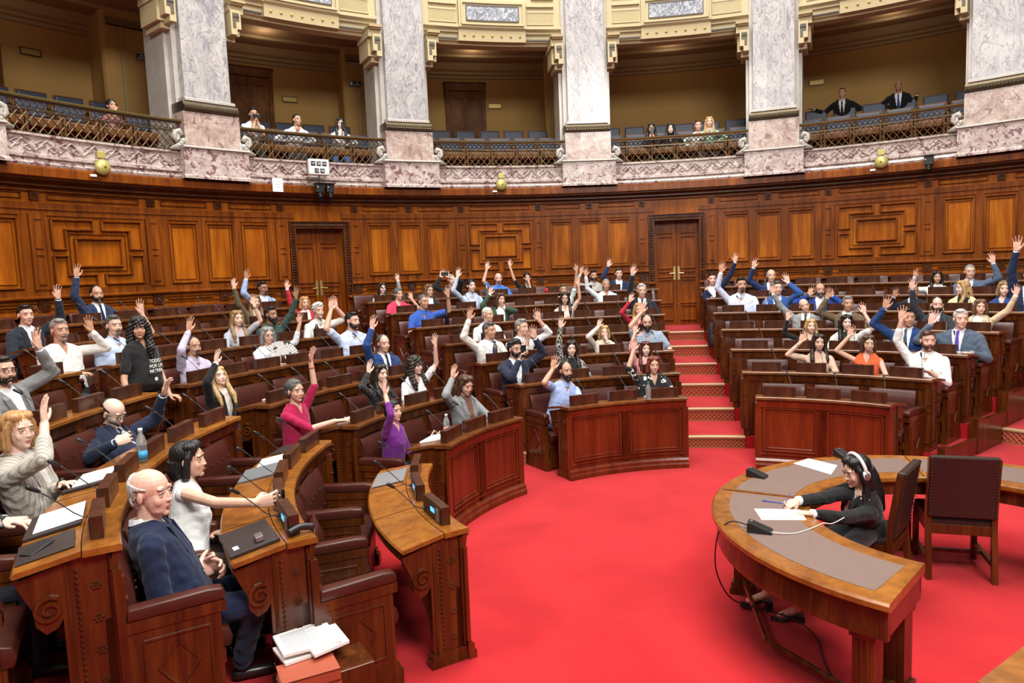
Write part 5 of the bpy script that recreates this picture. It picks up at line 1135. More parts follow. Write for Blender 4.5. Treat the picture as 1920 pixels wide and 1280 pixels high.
# stenographer at the curved table
woman('steno', 'stenographer with headphones and a black jacket writing at the curved table', (.41, -.88, 1.10), 0, [('R', (-.16, -1.06, .825), dict(up=False, curl=.75, n=(.3, .2, -1), f=(-.3, 1, -.3))), ('L', (-.10, -1.22, .80), dict(up=False, curl=.35, n=(0, 0, -1), f=(.6, .8, -.1)))], root=(.56, -.74, 0), yaw=1.35, seatz=.46, s=.98, top='jacket', col=(.010, .010, .011), col2=(.70, .70, .70), hair='long', hc='black', tone='light', look=(-.3, -1.0, .3), pitch=-.25, face=22, lod=0, bare=True, legs=BLK, knee={1: ((-.02, -1.12, .52), (-.30, -.98, .12)), -1: ((-.0, -1.40, .52), (-.14, -1.16, .09))})
# people in the gallery
def gal(key, label, crown, R, z, hands=(), fem=False, **kw):
    cw = pcyl(crown[0], crown[1], R); a_ = pol(cw)[1]
    PP[key] = person(label, tuple(cw), None, hands=hands, fem=fem, root=tuple(P(R + .48, a_, cw[2] - 1.33)), lod=2, look=tuple(kw.pop('look', (0, 0, 1.5))), **kw)
gal('g1', 'woman with pinned-up dark hair behind the railing of the left gallery bay', (208, 186), 11.0, 4.45, [('R', 'face')], True, top='blouse', col=(.25, .10, .09), hair='bun', hc='black', tone='tan')
gal('g2', 'young man in white aiming a camera over the gallery railing', (474, 203), 10.7, 4.45, [('R', 'face'), ('L', 'face')], top='blouse', col=(.72, .74, .76), sleeve='short', hair='short', hc='black', tone='tan')
gal('g3', 'man in white leaning on the gallery railing, looking right', (556, 214), 10.7, 4.45, [], top='blouse', col=(.66, .70, .74), hair='crop', hc='black', tone='tan', look=(2, 2, 2))
gal('g4', 'woman in white with long dark hair holding a phone in the gallery', (637, 222), 10.8, 4.45, [('R', 'face')], True, top='blouse', col=(.72, .72, .72), hair='long', hc='black', tone='fair', legs=(.04, .10, .30))
gal('g5', 'woman in black filming with a phone in the centre right gallery bay', (1221, 232), 10.9, 4.45, [('R', 'face'), ('L', 'face')], True, top='blouse', col=BLK, hair='long', hc='black', tone='tan')
gal('g6', 'girl in a black hooded top behind the gallery railing', (1257, 232), 10.9, 4.45, [], True, top='blouse', col=BLK, hair='long', hc='black', tone='fair', hood=True)
gal('g7', 'boy in a white shirt next to the blonde woman in the gallery', (1309, 226), 10.9, 4.45, [], top='blouse', col=(.70, .72, .72), hair='short', hc='brown', tone='light')
gal('g8', 'blonde woman in a mint green top in the gallery', (1330, 219), 10.85, 4.45, [], True, top='blouse', col=(.40, .66, .50), hair='long', hc='blonde', tone='fair')
gal('g9', 'man in a black suit and tie with an arm along the gallery seats', (1579, 165), 12.3, 4.7, [('R', tuple(pcyl(1522, 207, 12.35)), dict(up=False))], top='jacket', col=BLK, tie=(.01, .01, .012), hair='crop', hc='dark', tone='tan')
gal('g10', 'bald man in a black suit and blue tie seated in the right gallery bay', (1685, 151), 12.3, 4.7, [('L', tuple(pcyl(1725, 178, 12.4)), dict(up=False))], top='jacket', col=BLK, tie=(.03, .04, .2), hair='none', hc='dark', tone='brown')
# ================================================================ the stenographers' curved table
TC = np.array([.92, -1.33]); tz = .775
def TP(r, a, z): return np.array([TC[0] + r * math.sin(R_(a)), TC[1] + r * math.cos(R_(a)), z])
tb = thing('curved_table', 'large curved honey-brown table with brown leather inlays on the red carpet', 'table', (TC[0], TC[1], 0))
def tarc(prof, a0, a1, nm, mt, par=tb, step=3, sm=False):
    m_ = MB(); m_.arc(prof, a0, a1, step); return m_.obj(nm, mt, par, sm)
SEG = [(-136.5, -60), (-60, 16), (16, 84)]
tarc([(.97, tz - .055), (.955, tz - .04), (.955, tz - .012), (.965, tz), (1.62, tz), (1.635, tz - .012), (1.635, tz - .04), (1.61, tz - .055)], -136.5, 84, 'tabletop', W_TOP)
for a0, a1 in SEG: tarc([(1.08, tz - .002), (1.08, tz + .002), (1.51, tz + .002), (1.51, tz - .002)], a0 + (4.0 if a0 < -100 else 1.5), a1 - 1.5, 'leather_inlay', TABL)
for a_ in (-60, 16): tarc([(.97, tz), (.97, tz + .003), (1.60, tz + .003), (1.60, tz)], a_ - .25, a_ + .25, 'joint', W_DESK)
tarc([(1.56, tz - .22), (1.55, tz - .055), (1.58, tz - .055), (1.60, tz - .20), (1.60, tz - .22)], -136, 84, 'apron', W_DESK)
tarc([(1.00, tz - .16), (1.00, tz - .055), (1.03, tz - .055), (1.03, tz - .16)], -136, 84, 'apron', W_DESK)
m_ = MB(); m_.pbox(1.0, 1.6, -136, -134.6, tz - .2, tz - .055); m_.obj('end_board', W_DESK, tb)
for a_ in (-131, -62, 14, 80):
    for r_ in (1.09, 1.50) if a_ in (-131, 80) else (1.44,):
        m_ = MB(); c0 = TP(r_, a_, 0); w_ = .13
        for z0, z1, ww in ((0, .05, .17), (.05, .09, .15), (.09, tz - .26, .115), (tz - .26, tz - .22, .14), (tz - .22, tz - .06, .125)): m_.box((c0[0] - 0, c0[1], (z0 + z1) / 2), (ww, ww, z1 - z0), np.array(Matrix.Rotation(-R_(a_), 3, 'Z')))
        for q in (-1, 0, 1): m_.box((c0[0] + q * .03 * math.cos(R_(a_)) - .06 * math.sin(R_(a_)) * 0, c0[1] - q * .03 * math.sin(R_(a_)), .33), (.012, .125, .40), np.array(Matrix.Rotation(-R_(a_), 3, 'Z')))
        m_.obj('leg', W_DESK, tb)
m_ = MB(); m_.tube([TP(1.09, -131, .09), TP(1.50, -131, .09)], .02, 6); m_.tube([TP(1.44, -131, .10), TP(1.44, -100, .10), TP(1.44, -62, .10)], .018, 6); m_.obj('stretcher', W_DESK, tb)
for ch in tb.children:   # built in room coordinates
    ch.data.transform(Matrix.Translation((-TC[0], -TC[1], 0)) if ch.name.split('.')[0] in ('leg', 'stretcher') else Matrix.Translation((0, 0, 0)))
# high-backed leather chairs
def hchair(label, p, yaw):
    t = thing('high_back_chair', label, 'chair', p, yaw)
    for x in (-1, 1):
        MB().loft([np.array([(x * .225 + dx * .02, y0 + dy * .022, z) for dx, dy in ((-1, -1), (1, -1), (1, 1), (-1, 1))]) for z, y0 in ((0, -.29), (.45, -.24), (.60, -.25), (.98, -.31))]).obj('leg', W_DESK, t)
        MB().box((x * .215, .22, .22), (.042, .042, .44)).obj('leg', W_DESK, t, bevel=.004)
        MB().box((x * .22, -.02, .14), (.03, .46, .035)).obj('stretcher', W_DESK, t, bevel=.004)
    MB().box((0, .0, .14), (.42, .03, .03)).obj('stretcher', W_DESK, t, bevel=.004)
    MB().box((0, -.01, .40), (.47, .50, .08)).obj('seat_rail', W_DESK, t, bevel=.005)
    MB().box((0, 0, .455), (.46, .49, .07)).obj('seat', DLEATHER, t, bevel=.025)
    b = MB(); pts = []
    rs = [np.array([(x, y0 + dy, z) for x, dy in ((-.235, -.03), (.235, -.03), (.235, .03), (-.235, .03))]) for z, y0 in ((.50, -.25), (.60, -.258), (.80, -.285), (1.00, -.318))]
    bo = b.loft(rs).obj('backrest', DLEATHER, t, bevel=.012)
    n = MB()
    for q in range(20): n.ell((-.225 + .45 * q / 19, -.345, .985), (.006,) * 3, None, 6, 4)
    for x in (-1, 1):
        for q in range(18): n.ell((x * .225, -.285 - .055 * q / 17, .53 + .44 * q / 17), (.006,) * 3, None, 6, 4)
    n.obj('brass_nails', BRONZE, bo)
    return t
hchair('empty high-backed dark leather chair turned away from the camera inside the curved table', (1.44, -.36, 0), R_(-18))
hchair('high-backed dark leather chair in which the stenographer sits', (.58, -.64, 0), .85)
def conf_mic(label, p, yaw):
    t = thing('audio_unit', label, 'audio unit', p, yaw)
    MB().loft([np.array([(x, y, z) for x, z in ((-.045, 0), (.045, 0), (.045, h), (-.045, h))]) for y, h in ((-.07, .062), (-.055, .068), (.02, .040), (.085, .016))]).obj('base', BLACK, t, bevel=.004)
    MB().box((0, -.045, .068), (.03, .016, .008)).obj('knob', GREYM, t); return t
conf_mic('black headphone unit at the near outer rim of the table', (-.50, -1.45, tz + .002), R_(-115))
conf_mic('black headphone unit at the far left rim of the table', tuple(pz(1418, 893, tz + .002)), R_(-130))
conf_mic('black headphone unit at the far rim behind the papers', tuple(pz(1580, 857, tz + .002)), R_(-160))
def cable(label, pts, r, mt, grp=None):
    m_ = MB(); pts = [np.array(p, float) for p in pts]; q = []
    for i in range(len(pts) - 1):
        p0, p1, p2, p3 = pts[max(i - 1, 0)], pts[i], pts[i + 1], pts[min(i + 2, len(pts) - 1)]
        for t in np.linspace(0, 1, 7)[:-1]: q.append(.5 * ((2 * p1) + (-p0 + p2) * t + (2 * p0 - 5 * p1 + 4 * p2 - p3) * t * t + (-p0 + 3 * p1 - 3 * p2 + p3) * t ** 3))
    q.append(pts[-1]); m_.tube(q, r, 6); return tag(m_.obj('cable', mt, None, True), label, 'cable')
cable('black cable hanging from the near headphone unit over the table rim', [(-.53, -1.40, tz + .02), (-.64, -1.32, tz + .03), (-.72, -1.28, .70), (-.73, -1.26, .45), (-.62, -1.2, .22), (-.45, -1.15, .12), (-.2, -1.2, .05), (-.1, -1.4, .012), (-.2, -1.9, .012), (0, -2.4, .012)], .005, BLACK)
cable('white headphone cable lying across the table', [(-.47, -1.50, tz + .02), (-.30, -1.52, tz + .008), (-.12, -1.42, tz + .008), (-.04, -1.36, tz + .008), (-.01, -1.43, tz + .03), (.06, -1.45, .85)], .003, WHITEP)
def sheet(label, corners_px, z, th=.004, n=1, name='paper_sheets', cat='papers', mt=PAPER, lines=0):
    c = [pz(u, v, z) for u, v in corners_px]; t = np.mean(c, 0); t[2] = z - th
    m_ = MB(); V = [p - t for p in c]; lo = [v - np.array([0, 0, v[2]]) for v in V]; hi = [l + np.array([0, 0, th]) for l in lo]
    m_.add(lo + hi, [(0, 1, 2, 3), (7, 6, 5, 4)] + [(i, 4 + i, 4 + (i + 1) % 4, (i + 1) % 4) for i in range(4)])
    o = m_.obj(name, mt); o.location = t; tag(o, label, cat)
    if lines:
        l = MB()
        for i in range(lines):
            f = .12 + .76 * i / lines; a = hi[0] * (1 - f) + hi[3] * f; b = hi[1] * (1 - f) + hi[2] * f; a, b = a * .9 + b * .1, a * (.25 + .1 * (i % 3)) + b * (.75 - .1 * (i % 3))
            l.tube([a + np.array([0, 0, .0005]), b + np.array([0, 0, .0005])], .0012, 4)
        l.obj('writing', INK, o)
    return o
sheet('white sheet the stenographer writes on', [(1414, 953), (1500, 955), (1512, 974), (1428, 974)], tz + .004)
sheet('overlapping white sheets on the far part of the curved table', [(1488, 868), (1516, 859), (1570, 872), (1558, 889)], tz + .004)
def pen(label, a, b, mt, name='pen'):
    m_ = MB(); m_.cap(a, b, .0045, .003, 8); return tag(m_.obj(name, mt, None, True), label, 'pen')
BLUEP = plain('blue_plastic', (.03, .05, .45), .3)
pen('blue pen lying on the curved table beside the sheet', pz(1430, 938, tz + .008), pz(1468, 943, tz + .008), BLUEP)
st, S_ = PP['steno']
hand_p = S_['Rz'].T @ (S_['arms'][1][1] + S_['arms'][1][2] * .09) + S_['hip']
pen('purple pen held in the writing hand of the stenographer', hand_p + np.array([-.03, .01, -.045]), hand_p + np.array([.03, 0, .085]), plain('purple_plastic', (.16, .08, .35), .3))
# headphones on her head
hh = X(S_['MH'], S_['Hc'], S_['hs']); th = thing('headphones', 'white over-ear headphones worn by the stenographer', 'headphones', st.location, st.rotation_euler[2])
hh.tube([(.104 * math.cos(u), -.012, .02 + .118 * math.sin(u)) for u in np.linspace(-.1, math.pi + .1, 19)], .013, 8); hh.obj('headband', WHITEP, th, True)
for q in (-1, 1):
    e = X(S_['MH'], S_['Hc'], S_['hs']); e.ell((q * .100, -.008, -.012), (.020, .034, .040), None, 16, 10); e.obj('ear_cup', WHITEP, th, True)
    e = X(S_['MH'], S_['Hc'], S_['hs']); e.ell((q * .114, -.008, -.012), (.008, .024, .028), None, 14, 8); e.obj('ear_plate', GREYM, th, True)
# sandals
for q in (1, -1):
    m_ = MB(); kn, an = ((-.30, -.98, .12), (-.14, -1.16, .09))[0 if q == 1 else 1], None
    bx, by, bz = kn; d = np.array([-.93, .35, 0]); s2 = np.array([.35, .93, 0])
    def fp(f, l, z): return np.array([bx, by, 0]) + d * f + s2 * l + np.array([0, 0, z])
    m_.loft([np.array([fp(f, -w_, z), fp(f, w_, z), fp(f, w_, z + .014), fp(f, -w_, z + .014)]) for f, w_, z in ((-.05, .03, bz - .05), (.02, .03, bz - .055), (.10, .042, bz - .10), (.17, .034, bz - .10))])
    m_.box(fp(-.03, 0, (bz - .05) / 2), (.045, .045, bz - .05))
    for f in (.05, .09, .13): m_.tube([fp(f, -.038, bz - .085 + (.06 if f < .1 else .01)), fp(f, 0, bz - .035 - (f - .05) * .5), fp(f, .038, bz - .085 + .01)], .005, 6)
    m_.tube([fp(.0, -.03, bz - .01), fp(.03, 0, bz + .015), fp(.0, .03, bz - .01)], .005, 6)
    tag(m_.obj('sandal', BLACK), 'black strappy block-heel sandal on the stenographer\'s %s foot' % ('left', 'right')[q == 1], 'sandal')
# president's desk corner at the lower right
t = thing('presidency_desk', 'wooden corner of the raised desk at the bottom right', 'desk', (.5, -3.6, 0))
m_ = MB(); p0, p1 = np.array([-.33, -3.40, 0]), np.array([.75, -2.66, 0]); dd = unit(p1 - p0); nn = np.array([dd[1], -dd[0], 0])
m_.add([p + q * nn + np.array([0, 0, z]) - np.array([.5, -3.6, 0]) for z in (.86, .90) for p, q in ((p0, 0), (p1, 0), (p1, .6), (p0, .6))], [(0, 1, 2, 3), (7, 6, 5, 4)] + [(i, (i + 1) % 4, 4 + (i + 1) % 4, 4 + i) for i in range(4)]); m_.obj('top', W_TOP, t)
m_ = MB(); m_.add([p + q * nn + np.array([0, 0, z]) - np.array([.5, -3.6, 0]) for z in (0, .86) for p, q in ((p0, .05), (p1, .05), (p1, .09), (p0, .09))], [(0, 1, 2, 3), (7, 6, 5, 4)] + [(i, (i + 1) % 4, 4 + (i + 1) % 4, 4 + i) for i in range(4)]); m_.obj('front', W_DESK, t)
# ================================================================ book stack on a plinth at the near end of the benches
OR = plain('orange_book_cover', (.33, .065, .028), .55, var=.1); OR2 = plain('ochre_book_cover', (.42, .13, .03), .55, var=.1); PG = plain('page_edges', (.74, .72, .66), .8)
bx0 = pz(640, 1235, .42); byaw = R_(121)
t = thing('wooden_box', 'dark wooden box on the carpet behind the stack of books', 'box', (bx0[0], bx0[1], 0), byaw)
MB().box((0, 0, .21), (.26, .30, .42)).obj('body', W_DESK, t, bevel=.005); MB().box((0, 0, .03), (.32, .36, .06)).obj('plinth', W_DESK, t, bevel=.01); MB().box((0, 0, .09), (.29, .33, .04)).obj('plinth', W_DESK, t, bevel=.01)
zz = 0.0; base_ = pz(575, 1215, .58)
BK = [(.06, OR2, 5, 'ochre book lying on the carpet under the whole stack'), (.05, OR, -3, 'red book second from the bottom of the stack'), (.05, OR2, 3, 'ochre book third from the bottom of the stack'), (.045, OR, -6, 'faded red book with a blue edge below the ochre ones'), (.05, OR2, 4, 'narrow ochre book in the lower middle of the stack'), (.05, OR2, -4, 'wide ochre book sticking out in the middle of the stack'), (.05, OR, 1, 'red book under two orange ones near the top'), (.05, OR, 2, 'orange red book second below the papers'), (.06, OR, -1, 'thick orange book right under the papers')]
for i, (h, mt, rt, lb) in enumerate(BK):
    t = thing('book', lb, 'book', (base_[0], base_[1], zz), R_(-62 + rt), 'stack of books on the carpet'); wb = .27 if 'wide' in lb else .205
    MB().box((0, 0, h / 2), (wb - .01, .29, h - .008)).obj('pages', PG, t); c = MB(); c.box((0, 0, .003), (wb, .30, .006)); c.box((0, 0, h - .003), (wb, .30, .006)); c.box((wb / 2 - .003, 0, h / 2), (.006, .30, h)); c.obj('cover', mt, t)
    zz += h + .001
for q, dz, lb, n_ in (([(511, 1214), (620, 1178), (620, 1214), (535, 1244)], .0, 'white sheet sticking out under the papers of the book stack', 0), ([(560, 1195), (628, 1167), (655, 1200), (590, 1228)], .022, 'blank white pages at the right of the book stack', 0), ([(511, 1192), (608, 1160), (640, 1200), (531, 1228)], .040, 'printed white sheet with rows of text on top of the stack', 16)):
    sheet(lb, q, zz + .018 + dz, .016, lines=n_)
# ================================================================ small things on the desks
GLASS, nt, b = base('clear_glass', .03); b.inputs['Transmission Weight'].default_value = 1.0; b.inputs['IOR'].default_value = 1.35
FROST, nt, b = base('plastic_bottle', .12); b.inputs['Transmission Weight'].default_value = .85; b.inputs['Base Color'].default_value = (.8, .9, .92, 1); b.inputs['IOR'].default_value = 1.25
def bottle(label, p, cap_=WHITEP, lab=None, body=FROST, h=.22, r=.033):
    t = thing('bottle', label, 'bottle', p)
    MB().lathe([(r * .9, 0), (r, .01), (r, h * .30), (r * .93, h * .36), (r, h * .42), (r, h * .60), (r * .75, h * .74), (r * .40, h * .86), (r * .38, h * .92)]).obj('body', body, t, True)
    MB().lathe([(r * .45, h * .91), (r * .45, h), (r * .40, h + .002)]).obj('cap', cap_, t, True)
    if lab: MB().lathe([(r * 1.02, h * .10), (r * 1.02, h * .34)], n=20).obj('label_band', lab, t, True)
    return t
def on(u, v, k): return pz(u, v, ZT[k] + TOP)
def tumbler(label, p, s=1.0):
    t = MB(); t.lathe([(.028 * s, 0), (.034 * s, .10 * s), (.031 * s, .10 * s), (.026 * s, .006)], n=18); o = t.obj('glass', GLASS, None, True); o.location = p; return tag(o, label, 'glass')
CYAN = plain('blue_label', (.03, .30, .55), .5)
bottle('clear plastic bottle with a blue label in front of the man drinking', on(268, 866, 2) , WHITEP, CYAN, h=.25, r=.036)
bottle('small water bottle between two consoles on the front centre desk', on(1216, 749, 0), plain('green_cap', (.05, .25, .12), .4))
bottle('plastic bottle at the aisle end of the fifth row centre desk', P(RD(5) + .06, edge('centre', 1, RD(5)) - .6, ZT[5] + TOP), plain('green_cap2', (.08, .3, .2), .4))
bottle('clear bottle beside the man in the white and blue shirt', P(RD(4) + .1, 20.0, ZT[4] + TOP))
BLKB = plain('black_steel', (.015, .015, .018), .25, .6)
bottle('black steel flask beside the man in the blue polo', P(RD(4) + .10, -27.2, ZT[4] + TOP), BLKB, None, BLKB, .27, .036)
STEEL = plain('dull_steel', (.18, .17, .16), .3, .8)
bottle('tall dark steel flask on the desk before the man in the cream jacket', P(RD(2) + .08, -28.2, ZT[2] + TOP), STEEL, None, STEEL, .29, .036)
bottle('dark soft drink bottle with white label before the man in dark green', P(RD(4) + .1, -46.3, ZT[4] + TOP), WHITEP, PAPER, plain('cola', (.03, .01, .008), .2), .20, .034)
bottle('bottle with pink drink on the front left desk', on(838, 812, 0), WHITEP, plain('pink_drink', (.75, .30, .24), .5), h=.20)
bottle('metal flask at the back row beside the man in the bright polo', P(RD(6) + .1, -16.6, ZT[6] + TOP), GREYM, None, GREYM, .25)
tumbler('glass in the outstretched hand of the laughing woman', tuple(pz(524, 938, 1.14) - np.array([0, 0, .05])), 1.1)
tumbler('empty glass next to a console on the fourth row right desk', P(RD(3) + .12, 18.0, ZT[3] + TOP))
tumbler('glass on the second row desk before the magenta blouse', P(RD(1) + .07, -85.6, ZT[1] + TOP))
tumbler('glass before the man in the white pullover', P(RD(4) + .13, -70.5, ZT[4] + TOP), 1.2)
o = MB().lathe([(.036, 0), (.038, .09), (.033, .09), (.033, .08)], n=18).obj('cup', STEEL, None, True); o.location = tuple(pz(235, 828, 1.20)); tag(o, 'dark metal cup held by the man in the dark suit', 'cup')
o = MB().lathe([(.035, 0), (.042, .06), (.036, .09), (.03, .09)], n=16).obj('mate_cup', plain('red_enamel', (.6, .02, .03), .3), None, True); o.location = P(RD(6) + .06, -8.6, ZT[6] + TOP); tag(o, 'red drinking cup on the back row desk', 'cup')
def phone(label, p, R3, s=1.0):
    t = thing('phone', label, 'phone', p); t.rotation_euler = R3
    MB().box((0, 0, 0), (.073 * s, .008, .150 * s)).obj('body', BLACK, t, bevel=.003); MB().box((-.02, .006, .05), (.022, .004, .03)).obj('camera_bump', BLKB, t); return t
q_, S4 = PP['a40']; hp = S4['hip'] + S4['Rz'].T @ (S4['arms'][1][1] + S4['arms'][1][2] * .10 * S4['s']) 
phone('black phone held up by the man with curly hair', hp + np.array([.02, -.02, .03]), (0, 0, R_(25)), 1.1)
for key, lb in (('g2', 'camera phone raised by the young man in white in the gallery'), ('g4', 'phone held by the dark-haired woman in white in the gallery'), ('g5', 'phone held by the woman filming in the gallery')):
    q_, S4 = PP[key]; hp = S4['hip'] + S4['Rz'].T @ (S4['arms'][1][1] + S4['arms'][1][2] * .09); d_ = unit(np.array([-hp[0], -hp[1], 0])); phone(lb, hp + d_ * .04 + np.array([0, 0, .02]), (0, math.pi / 2 if key == 'g2' else 0, -math.atan2(d_[0], d_[1])), 1.0)
q_, S4 = PP['a31']; hp = (S4['hip'] + S4['Rz'].T @ (S4['arms'][1][1] + S4['arms'][-1][1]) / 2); phone('phone held in both hands by the person in black', hp + np.array([0, -.05, .08]), (0, math.pi / 2, R_(10)))
def slope(k, R0): return ZT[k] + TOP - .055 * max(0, (R0 - RD(k) - .13) / .29)
def flat(name, label, cat, k, a, dr, L, Wd, th, mt, turn=0, z=0.0, tilt=True):
    """something flat on the sloping writing leaf of row k"""
    R0 = RD(k) + dr; p = P(R0, a, slope(k, R0) + z + (.004 if tilt else 0)); m_ = MB(); m_.box((0, 0, th / 2), (Wd, L, th)); o = m_.obj(name, mt, None, bevel=min(.004, th * .4))
    o.location = p; o.rotation_euler = (R_(-10.2) if tilt else 0, 0, -R_(a) + R_(turn)); return tag(o, label, cat)
FOL = plain('dark_folder', (.030, .022, .022), .4, var=.1)
flat('folder', 'black leather desk folder at the near end of the second row', 'folder', 1, -117.6, .29, .28, .40, .02, FOL, 3)
flat('document_label', 'white label on the black desk folder', 'label', 1, -119.2, .38, .03, .055, .001, PAPER, 3, .022)
flat('computer_mouse', 'grey wireless mouse on the black folder', 'mouse', 1, -119.3, .25, .045, .075, .03, GREYM, 0, .022)
flat('tablet', 'flat black tablet between the folders in the second row', 'tablet', 1, -119.9, .30, .20, .05, .012, BLACK, 2)
cable('black telephone handset at the near end of the second row desk', [P(RD(1) + .10, -120.3, ZT[1] + TOP + .03), P(RD(1) + .03, -120.0, ZT[1] + TOP + .045), P(RD(1) - .05, -119.9, ZT[1] + TOP + .03)], .022, BLACK)
flat('folder', 'closed dark folder in the middle of the second row desk, near left block', 'folder', 1, -96.5, .28, .28, .36, .015, plain('grey_folder', (.14, .15, .16), .5), 4)
flat('paper_sheets', 'white papers on the second row desk, near left block', 'papers', 1, -91.3, .27, .24, .30, .006, PAPER, 8)
flat('folder', 'black desk mat at the far end of the second row, near left block', 'desk mat', 1, -85.4, .28, .26, .32, .008, FOL, 0)
flat('folder', 'grey desk mat at the far end of the standing front desk', 'desk mat', 0, -93.0, .275, .26, .38, .01, plain('grey_leather', (.20, .20, .21), .45), 0)
flat('folder', 'open dark folder at the near end of the third row', 'folder', 2, -113.7, .29, .28, .42, .018, FOL, 3)
flat('paper_sheets', 'white sheets on the open folder in the third row, near end', 'papers', 2, -113.6, .27, .24, .36, .006, PAPER, 4, .02)
flat('folder', 'dark desk mat with a phone at the near end of the third row', 'desk mat', 2, -118.6, .29, .26, .30, .008, FOL, 2)
flat('phone', 'black phone lying on the dark desk mat', 'phone', 2, -118.6, .33, .15, .075, .01, BLACK, 50, .012)
flat('folder', 'black folder before the woman in the striped blazer', 'folder', 2, -103.6, .29, .28, .42, .02, FOL, 4)
flat('paper_sheets', 'stack of white papers before the woman in the striped blazer', 'papers', 2, -103.6, .27, .22, .34, .008, PAPER, 6, .022)
flat('paper_sheets', 'white pages under the hand of the woman in magenta', 'papers', 1, -67.2, .27, .24, .30, .02, PAPER, 0)
flat('paper_sheets', 'white papers before the woman in purple', 'papers', 0, -67.5, .27, .22, .30, .02, PAPER, 5)
flat('paper_sheets', 'white papers beside the blonde woman in the black cardigan', 'papers', 2, -67.0, .27, .24, .34, .02, PAPER, 0)
flat('folder', 'green folder before the woman in glasses, left block', 'folder', 2, -52.0, .28, .24, .30, .01, FOL, 0)
flat('paper_sheets', 'loose sheets under the hand of the large white-haired man', 'papers', 2, 47.2, .25, .2, .3, .02, PAPER, 0)
flat('paper_sheets', 'white sheets at the aisle corner of the fifth row, right block', 'papers', 5, 13.8, .2, .2, .3, .015, PAPER, 0)
flat('paper_sheets', 'stack of papers beside the woman in blue near the right edge', 'papers', 5, 44.5, .2, .22, .28, .06, PAPER, 0)
o = MB().lathe([(.06, 0), (.06, .012), (.035, .016)], n=18).obj('ashtray', plain('blue_dish', (.03, .06, .25), .4), None, True); o.location = P(RD(4) + .12, -21.5, ZT[4] + TOP); tag(o, 'small dark blue dish on the fifth row centre desk', 'dish')
# fan held by the woman with streaked hair
t = thing('hand_fan', 'patterned paper fan held by the woman with streaked hair', 'fan', tuple(pcyl(527, 672, RD(3) + .35)), R_(20)); n_ = 16; m_ = MB()
for i in range(n_):
    u0, u1 = R_(-5 + 150 * i / n_), R_(-5 + 150 * (i + 1) / n_); um = (u0 + u1) / 2
    for a_, b_, y0, y1 in ((u0, um, 0, .008), (um, u1, .008, 0)): m_.loft([np.array([(r_ * math.cos(q) * 1.0, yy - .001, r_ * math.sin(q)) for r_, yy in ((.05, y * .3), (.23, y))] + [(r_ * math.cos(q), yy + .001, r_ * math.sin(q)) for r_, yy in ((.23, y), (.05, y * .3))]) for q, y in ((a_, y0), (b_, y1))])
m_.obj('leaf', cloth((.70, .68, .66), 'floral', (.05, .05, .06), name='fan_paper'), t); MB().tube([(0, 0, 0), (.06, 0, .05)], .006, 6).obj('handle', BLACK, t)
# bags
def bag(label, p, yaw, mt, w_, d_, h_, straps, name='handbag', cat='handbag'):
    t = thing(name, label, cat, p, yaw); m_ = MB()
    m_.loft([ring((0, 0, z), w_ * s_, d_ * s2) for z, s_, s2 in ((0, .95, .9), (h_ * .12, 1.0, 1.0), (h_ * .6, .96, .85), (h_ * .88, .80, .5), (h_, .66, .25))]); m_.obj('body', mt, t, True)
    for y, c in straps: MB().tube([(-w_ * .5, y, h_ * .8), (-w_ * .45, y * 1.3, h_ * 1.35), (0, y * 1.5, h_ * 1.65), (w_ * .45, y * 1.3, h_ * 1.35), (w_ * .5, y, h_ * .8)], .010, 6).obj('handle', c, t, True)
    return t
ORB = plain('orange_leather', (.60, .16, .06), .4); BRB = plain('dark_brown_leather', (.10, .045, .03), .4); STRAP = plain('tan_strap', (.45, .34, .24), .5)
bag('orange leather handbag on a seat of the left block', P(RD(2) - .28, -61.5, ZT[1] + .48), R_(55), ORB, .15, .09, .17, ((.03, ORB), (-.03, ORB)))
bag('dark brown handbag with pale handles on a front row seat', P(RD(1) - .30, -56.5, ZT[0] + .48), R_(50), BRB, .14, .09, .18, ((.03, STRAP), (-.03, STRAP)))
def backpack(label, p, yaw, mt, mt2, w_=.17, d_=.11, h_=.40):
    t = thing('backpack', label, 'backpack', p, yaw)
    MB().loft([ring((0, 0, z), w_ * s_, d_ * s2, p=3) for z, s_, s2 in ((0, .9, .9), (.03, 1, 1), (h_ * .55, 1, .95), (h_ * .85, .88, .75), (h_ * .97, .6, .4), (h_, .3, .2))]).obj('body', mt, t, True)
    MB().loft([ring((0, -d_ * .8, z), w_ * .72 * s_, d_ * .6 * s_, p=3) for z, s_ in ((.03, .9), (.06, 1), (h_ * .45, 1), (h_ * .5, .8))]).obj('pocket', mt2, t, True)
    for x in (-1, 1): MB().tube([(x * w_ * .45, -d_ * .2, h_ * .93), (x * w_ * .5, -d_ * .95, h_ * .75), (x * w_ * .5, -d_ * 1.2, h_ * .35), (x * w_ * .6, -d_ * .8, .05)], .016, 6).obj('strap', mt2, t, True)
    MB().tube([(-.04, 0, h_ * .97), (-.03, 0, h_ * 1.08), (.03, 0, h_ * 1.08), (.04, 0, h_ * .97)], .008, 6).obj('handle', mt2, t, True); return t
MINT = plain('mint_fabric', (.16, .32, .27), .8, var=.1); MINT2 = plain('light_mint_fabric', (.30, .48, .42), .8); BKF = plain('black_fabric', (.014, .014, .016), .7, bump=.3); BKF2 = plain('grey_black_fabric', (.035, .035, .04), .6)
backpack('mint green backpack on a seat of the second row, left block', P(RD(2) - .27, -56.0, ZT[1] + .47), R_(60), MINT, MINT2, .17, .09, .30)
backpack('black backpack on the stairs near the centre door', P(RD(5) - .10, 13.0, ZT[5]) + np.array([0, -.2, 0]), R_(-15), BKF, BKF2, .16, .12, .48)
backpack('large black backpack on the steps at the right edge', pz(1897, 728, ECZ[2]), R_(-40), BKF, BKF2, .24, .18, .55)
